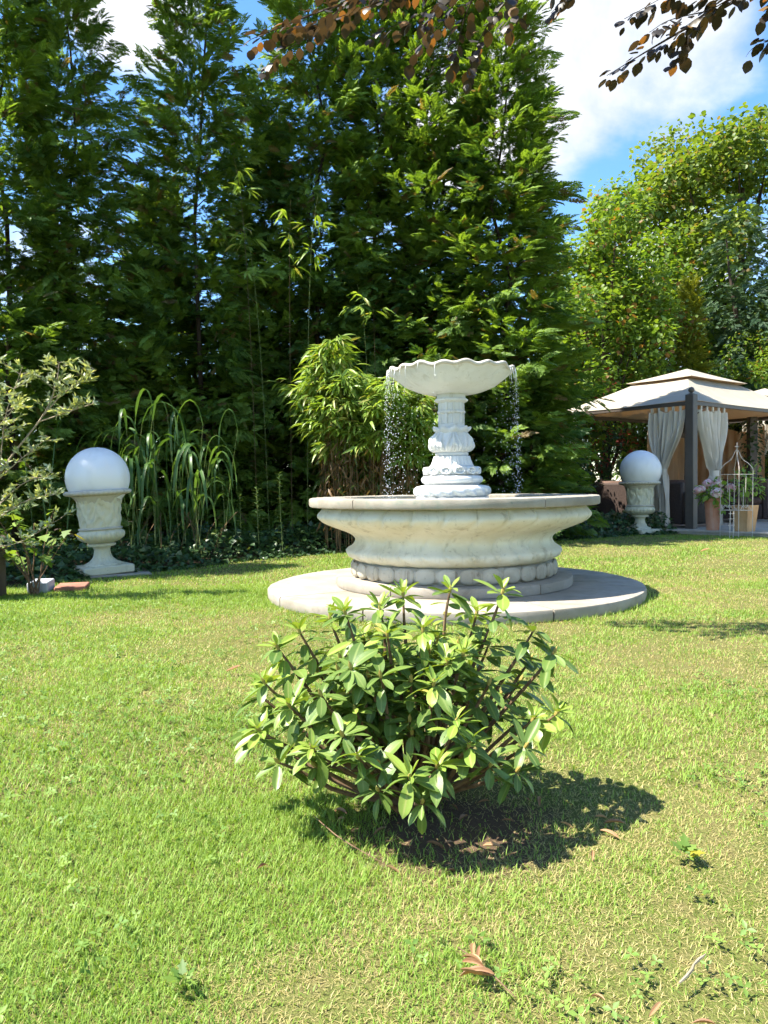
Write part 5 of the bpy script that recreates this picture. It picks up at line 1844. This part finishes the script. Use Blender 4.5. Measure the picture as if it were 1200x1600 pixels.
for ti, (x, y, z, kd) in enumerate(tips):
    x, z = BX + (x - BX) * 0.93, 0.085 + z * 0.88
    tip = np.array([x - BX, y - BY, z])
    root = np.array([0.05 * math.cos(ti * 2.4), 0.05 * math.sin(ti * 2.4), 0.0])
    mid = np.array([tip[0] * 0.5 + rd.uniform(-0.03, 0.03), tip[1] * 0.5 + rd.uniform(-0.03, 0.03), tip[2] * 0.42 + rd.uniform(-0.01, 0.02)])
    P = spline([root, mid, tip * np.array([0.86, 0.86, 0.84]), tip], 8)
    link('branch', mesh('branch', *tube(P, [0.0085 * (1 - 0.66 * i / 7) for i in range(8)], 5)), 'twig', rho)
    ax = P[-1] - P[-3]
    ax = ax / np.linalg.norm(ax) * 0.6 + np.array([tip[0] * 0.5, tip[1] * 0.5 - 0.15, 0.6])
    ax /= np.linalg.norm(ax)
    s1 = np.cross(ax, [0.3, 0.8, 0.1])
    s1 /= np.linalg.norm(s1)
    s2 = np.cross(ax, s1)
    bud = link('bud', mesh('bud', *tube([tip, tip + ax * 0.012, tip + ax * 0.024], [0.004, 0.0055, 0.001], 6)), 'bud', rho)
    whorls = [(8 if kd == 'm' else 7, 0.1, 0.5, 0.0)] + ([(6, 0.75, 1.15, 0.010)] if kd == 'n' else []) + [(3, -0.25, 0.2, -0.03)]
    if z > 0.36:
        whorls.append((4, -0.1, 0.5, -0.075))
        whorls.append((2, -0.1, 0.5, -0.13))
    for wi, (nl, e0, e1, o_) in enumerate(whorls):
        ph = rd.uniform(0, 6.28)
        for k in range(nl):
            a = ph + 2 * PI * k / nl + rd.uniform(-0.4, 0.4)
            el = rd.uniform(e0 - 0.15, e1 + 0.1) - 0.15
            d = (s1 * math.cos(a) + s2 * math.sin(a)) * math.cos(el) + ax * math.sin(el)
            young = kd == 'n' and (wi == 1 or rd.random() < 0.35)
            L = rd.choice((rd.uniform(0.04, 0.068), rd.uniform(0.056, 0.088))) * (0.66 if young and wi == 1 else 1.0)
            mt = 'rhodo_new' if young else ('rhodo_old' if rd.random() < 0.012 else 'rhodo')
            p = tip + ax * o_ if o_ > -0.05 else tip + (P[-3] - tip) * (-o_ / np.linalg.norm(P[-3] - tip))
            if p[2] + d[2] * L < 0.05:
                d[2] = (0.05 - p[2]) / L
            leaves.append((p + d * 0.006, d, L, rd.randrange(4), mt, rd.uniform(-0.35, 0.35), y + d[1] * L))
cam_p = np.array([-BX, -BY, 0.9])
leaves.sort(key=lambda q: np.linalg.norm(q[0] + q[1] * q[2] * 0.5 - cam_p))


def leaf_matrix(d, roll):
    R_ = frames(np.array([d]), roll=np.array([roll]))[0]
    return R_


for p, d, L, k, mt, roll, _ in leaves[:300]:
    o = link('leaf', RM[k, mt], None, rho)
    Rm = leaf_matrix(d, roll)
    o.matrix_local = Matrix(((*(Rm[0] * L), p[0]), (*(Rm[1] * L), p[1]), (*(Rm[2] * L), p[2]), (0, 0, 0, 1)))
for mt in ('rhodo', 'rhodo_new', 'rhodo_old'):
    parts_, ribs = [], []
    for k in range(4):
        sel = [q for q in leaves[300:] if q[3] == k and q[4] == mt]
        if not sel:
            continue
        Rm = frames(np.array([q[1] for q in sel]), roll=np.array([q[5] for q in sel]))
        parts_.append(inst(RL[k][0], RL[k][1], Rm, np.array([q[0] for q in sel]), np.array([q[2] for q in sel])))
        ribs.append(np.tile(RL[k][2], len(sel)))
    if parts_:
        V, F, A = cat(parts_)
        tag(link('foliage', npmesh('foliage', V, F, True, {'var': A, 'rib': np.concatenate(ribs)}), mt, rho), kind='stuff')

# ================================================================== COPPER BEECH reaching in from beside the camera
bt = thing('copper_beech', 'copper beech branches with dark purple leaves hanging in from above', 'tree', (6.0, 2.7, 0))
boff = np.array([6.0, 2.7, 0.0])
link('trunk', mesh('trunk', *tube(spline([(0, 0, 0), (0.05, 0.02, 2.0), (0.0, 0.1, 4.5), (0.1, 0.1, 8.0)], 9), [0.34, 0.27, 0.25, 0.23, 0.21, 0.18, 0.14, 0.09, 0.05], 12)), 'bark', bt)
TW = [
    ([(1.35, 4.10, 3.80), (1.10, 4.05, 3.62), (0.98, 4.02, 3.50), (0.92, 4.0, 3.42)], 0.006, 0.1),
    ([(0.95, 4.15, 3.72), (0.72, 4.0, 3.60), (0.55, 3.95, 3.50)], 0.006, 0.1),
    ([(0.62, 4.22, 3.64), (0.50, 4.3, 3.50), (0.44, 4.35, 3.32), (0.40, 4.36, 3.22)], 0.005, 0.1),
    ([(0.20, 4.26, 3.59), (0.10, 4.1, 3.56), (-0.10, 4.05, 3.50), (-0.28, 4.05, 3.46)], 0.005, 0.1),
    ([(2.30, 3.80, 3.60), (1.95, 3.9, 3.56), (1.70, 3.95, 3.50), (1.52, 3.95, 3.42)], 0.006, 0.2),
    ([(2.10, 3.92, 3.48), (1.85, 3.95, 3.36), (1.66, 3.98, 3.26), (1.55, 4.0, 3.20)], 0.006, 0.2),
    ([(2.50, 3.70, 3.66), (2.10, 3.85, 3.38), (1.92, 3.9, 3.22)], 0.006, 0.2),
    ([(6.0, 2.8, 4.2), (4.6, 3.2, 4.45), (3.08, 3.48, 4.08), (1.62, 4.02, 3.78), (0.68, 4.21, 3.63), (-0.13, 4.29, 3.54), (-0.70, 4.37, 3.39)], 0.035, 0.42),
    ([(1.00, 4.16, 3.69), (0.68, 4.21, 3.46), (0.54, 4.24, 3.27), (0.49, 4.24, 3.09)], 0.006, 0.0),
    ([(0.49, 4.23, 3.61), (0.26, 4.21, 3.43), (-0.03, 4.24, 3.33)], 0.005, 0.1),
    ([(1.30, 4.11, 3.73), (1.07, 4.21, 3.56), (0.94, 4.24, 3.43)], 0.005, 0.1),
    ([(0.24, 4.24, 3.59), (0.03, 4.21, 3.49), (-0.29, 4.21, 3.38), (-0.49, 4.24, 3.36)], 0.004, 0.1),
    ([(0.81, 4.18, 3.65), (0.49, 4.05, 3.52), (0.32, 3.97, 3.33), (0.26, 3.97, 3.22)], 0.005, 0.1),
    ([(4.6, 3.2, 4.45), (3.08, 3.40, 3.85), (2.03, 3.97, 3.44), (1.54, 4.13, 3.23), (1.23, 4.21, 3.08)], 0.02, 0.42),
    ([(2.03, 3.97, 3.44), (1.59, 4.05, 3.43), (1.30, 4.13, 3.33)], 0.005, 0.1),
    ([(3.08, 3.40, 3.85), (2.27, 3.92, 3.27), (1.93, 4.05, 3.12)], 0.006, 0.35),
    ([(2.59, 3.69, 3.69), (1.91, 3.97, 3.57), (1.54, 4.05, 3.57)], 0.006, 0.3),
    ([(1.78, 4.05, 3.33), (1.49, 3.97, 3.23), (1.36, 3.92, 3.14)], 0.004, 0.1),
    ([(1.54, 4.05, 3.77), (1.30, 4.05, 3.57), (1.13, 4.05, 3.49)], 0.005, 0.1),
    ([(0.65, 4.21, 3.63), (0.62, 3.97, 3.46), (0.68, 3.92, 3.27), (0.65, 3.92, 3.17)], 0.005, 0.1),
    ([(0.08, 4.28, 3.56), (-0.08, 4.05, 3.43), (-0.26, 3.99, 3.30)], 0.004, 0.1),
    ([(-0.16, 4.29, 3.54), (-0.36, 4.41, 3.44), (-0.55, 4.46, 3.36), (-0.65, 4.46, 3.27)], 0.004, 0.1),
    ([(0.49, 4.24, 3.62), (0.36, 4.31, 3.43), (0.16, 4.34, 3.27)], 0.004, 0.1),
    ([(2.19, 3.89, 3.52), (1.78, 4.13, 3.41), (1.59, 4.21, 3.14)], 0.005, 0.2),
    ([(2.43, 3.77, 3.61), (1.98, 3.89, 3.39), (1.70, 3.92, 3.33), (1.49, 3.92, 3.33)], 0.005, 0.2),
]
bl = np.array([(0, 0, 0), (0.14, 0.20, 0.02), (0.38, 0.34, 0.0), (0.66, 0.31, -0.02), (0.86, 0.16, -0.04), (1.0, 0, -0.08), (0.86, -0.16, -0.04), (0.66, -0.31, -0.02), (0.38, -0.34, 0.0), (0.14, -0.20, 0.02), (0.5, 0, 0.03)], float)
bf = np.array([(10, i, (i + 1) % 10) for i in range(10)])
blm = [npmesh('leaf', bl * np.array([[1, 1 + 0.12 * k, 1 + k]]), bf, True, {'var': np.full(len(bl), v)}) for k, v in enumerate((0.1, 0.4, 0.75, 0.97))]
rd = random.Random(83)
cnt = []
for pts, r0, u0 in TW:
    P = [p - boff for p in spline(pts, 26)]
    link('branch', mesh('branch', *tube(P, [max(0.0016, r0 * (1 - 0.95 * i / 25)) for i in range(26)], 6)), 'bark', bt)
    seg = sum(np.linalg.norm(P[i + 1] - P[i]) for i in range(25) if i / 25 >= u0)
    m = int(seg / 0.021)
    for j in range(m):
        u = u0 + (1 - u0) * (j + 0.5) / m
        i = min(24, int(u * 25))
        p = P[i] + (P[i + 1] - P[i]) * (u * 25 - i)
        t_ = P[i + 1] - P[i]
        t_ /= np.linalg.norm(t_)
        s = np.cross(t_, [0, 0, 1.0])
        s /= np.linalg.norm(s)
        sg = 1 if j % 2 else -1
        d = t_ * 0.55 + s * sg * 0.8 + np.array([rd.uniform(-.3, .3), rd.uniform(-.3, .3), rd.uniform(-0.9, 0.05)])
        d /= np.linalg.norm(d)
        pet = p + d * rd.uniform(0.012, 0.07)
        cnt.append((pet, d, rd.uniform(0.044, 0.082), rd.randrange(4), rd.uniform(-0.5, 0.5)))
rd.shuffle(cnt)
for p, d, L, k, roll in cnt[:300]:
    o = link('leaf', blm[k], 'beech', bt)
    Rm = leaf_matrix(d, roll)
    o.matrix_local = Matrix(((*(Rm[0] * L), p[0]), (*(Rm[1] * L), p[1]), (*(Rm[2] * L), p[2]), (0, 0, 0, 1)))
if len(cnt) > 300:
    sel = cnt[300:]
    V, F, A = inst(bl, bf, frames(np.array([q[1] for q in sel]), roll=np.array([q[4] for q in sel])), np.array([q[0] for q in sel]), np.array([q[2] for q in sel]))
    tag(link('foliage', npmesh('foliage', V, F, True, {'var': A}), 'beech', bt), kind='stuff')
V, F, A = lobed_crown([(0, 0, 6.2, 1.5), (1.2, 0.6, 5.6, 1.3), (-0.9, -0.9, 5.8, 1.2), (0.2, -1.4, 5.2, 1.2), (1.5, -0.9, 6.0, 1.2), (0.1, 0.2, 7.6, 1.2)], 26, CL_LEAF, 91, 0.30)
link('crown', npmesh('crown', V, F, False, {'var': A}), 'beech', bt)

# ================================================================== FALLEN TWIG, LEAVES AND WEEDS ON THE LAWN
DL = [rh_leaf(c, w, f) for c, w, f in ((0.25, 0.11, 1.3), (-0.2, 0.12, 1.0), (0.4, 0.10, 1.8))]
dm = [npmesh('leaf', V, F, True, {'var': np.full(len(V), 0.2 + 0.3 * k)}) for k, (V, F, r_) in enumerate(DL)]
dt = thing('dead_leaf_twig', 'fallen twig with dry brown curled leaves on the lawn in the foreground', 'fallen twig', (0.165, 1.345, 0.022))
dt.scale = (0.62, 0.62, 0.7)
P = spline([(-0.065, 0.075, 0.03), (-0.01, 0.02, 0.02), (0.035, -0.045, 0.012), (0.075, -0.11, 0.004)], 8)
link('twig', mesh('twig', *tube(P, [0.0016, 0.0018, 0.0020, 0.0024, 0.0024, 0.0022, 0.002, 0.0014], 6)), 'twig', dt)
for k, (x, y, z, a, L, tl) in enumerate(((-0.02, 0.03, 0.02, 1.55, 0.085, -0.25), (-0.012, 0.02, 0.02, 1.25, 0.06, -0.1), (0.005, 0.0, 0.018, 2.65, 0.085, -0.12), (0.02, -0.02, 0.016, 2.9, 0.10, 0.0), (0.028, -0.035, 0.014, 3.15, 0.105, 0.02), (0.0, 0.005, 0.02, 2.3, 0.075, -0.3), (0.03, -0.04, 0.02, 2.95, 0.07, -0.25))):
    link('leaf', dm[k % 3], 'dead_leaf', dt, (x, y, z), (rd.uniform(-0.7, 0.7), tl, a), (L * 0.9, L * 0.9, L * 0.9))
for x, y, s, a, k, lab in ((-0.76, 3.6, 0.075, 0.4, 1, 'dry brown curled leaf on the lawn left of the rhododendron'), (-0.30, 1.72, 0.035, 1.0, 0, 'tiny reddish dry leaf in the grass below the rhododendron'),
                           (0.36, 1.26, 0.03, 2.2, 2, 'grey dry leaf lying between the brown twig and the stick'), (0.42, 1.22, 0.035, 0.7, 1, 'dry brown leaf beside the bare stick in the foreground'),
                           (0.52, 1.20, 0.035, 2.8, 0, 'crumpled brown leaf below the bare stick at the photo edge'), (3.85, 9.35, 0.13, 0.2, 1, 'pale dry leaf on the far lawn in front of the pots')):
    tag(link('fallen_leaf', dm[k], 'dead_leaf', None, (x, y, 0.028), (0.2, -0.1, a), (s, s, s)), lab, 'fallen leaf', 'dry leaves scattered on the lawn')
tag(link('stick', fix(*tube(spline([(0.50, 1.30, 0.03), (0.53, 1.325, 0.034), (0.545, 1.345, 0.036), (0.575, 1.37, 0.036)], 6), [0.002, 0.003, 0.003, 0.002, 0.003, 0.0015], 6), 'stick'), 'pale_twig'), 'short bare grey stick in the grass near the corner', 'stick')
tag(link('stick', fix(*tube(spline([(-0.20, 2.02, 0.02), (-0.13, 1.88, 0.03), (-0.06, 1.80, 0.025), (0.0, 1.74, 0.02)], 7), [0.001, 0.0016, 0.0014, 0.0016, 0.0012, 0.001, 0.0006], 6), 'stick'), 'twig'), 'long thin bare stick lying in front of the rhododendron', 'stick')
# dry leaf litter below the bush
n = 26
a, rr = rng.random(n) * 6.28, 0.36 * np.sqrt(rng.random(n))
V, F, A = inst(DL[0][0], DL[0][1], frames(np.stack([np.cos(a * 3), np.sin(a * 3), rng.normal(0, 0.2, n)], 1), roll=rng.normal(0, 0.6, n)), np.stack([0.2 + rr * np.cos(a), 1.98 + 0.8 * rr * np.sin(a), np.full(n, 0.014)], 1), 0.02 + 0.035 * rng.random(n))
tag(link('leaf_litter', npmesh('leaf_litter', V, F, True, {'var': A}), 'dead_leaf'), 'dry brown leaf litter on the soil below the rhododendron', 'leaf litter', kind='stuff')


def weed(loc, n, size, label, seed):
    r_ = random.Random(seed)
    w = thing('lawn_weed', label, 'weed', (loc[0], loc[1], 0.004), group='broad leaved weeds in the lawn')
    for k in range(n):
        s = size * 0.5 * r_.uniform(0.6, 1.1)
        link('leaf', lm_[k % 3], 'hazel', w, (0.01 * math.cos(k * 2.4), 0.01 * math.sin(k * 2.4), 0.012 + 0.002 * k), (r_.uniform(-0.3, 0.3), r_.uniform(-0.75, -0.2), k * 2.4), (s, s * 0.7, s))


weed((-0.37, 1.335, 0), 11, 0.055, 'bushy green weed in the near lawn left of the brown twig', 1)
weed((0.695, 1.77, 0), 12, 0.07, 'pale green weed tuft to the right of the rhododendron shadow', 2)
weed((0.66, 1.61, 0), 6, 0.05, 'small weed just in front of the pale weed tuft', 3)
weed((0.17, 1.45, 0), 7, 0.04, 'small weed in the grass just behind the brown twig', 6)
weed((1.42, 2.62, 0), 6, 0.06, 'small dark green weed at the photo edge in the dry grass', 7)
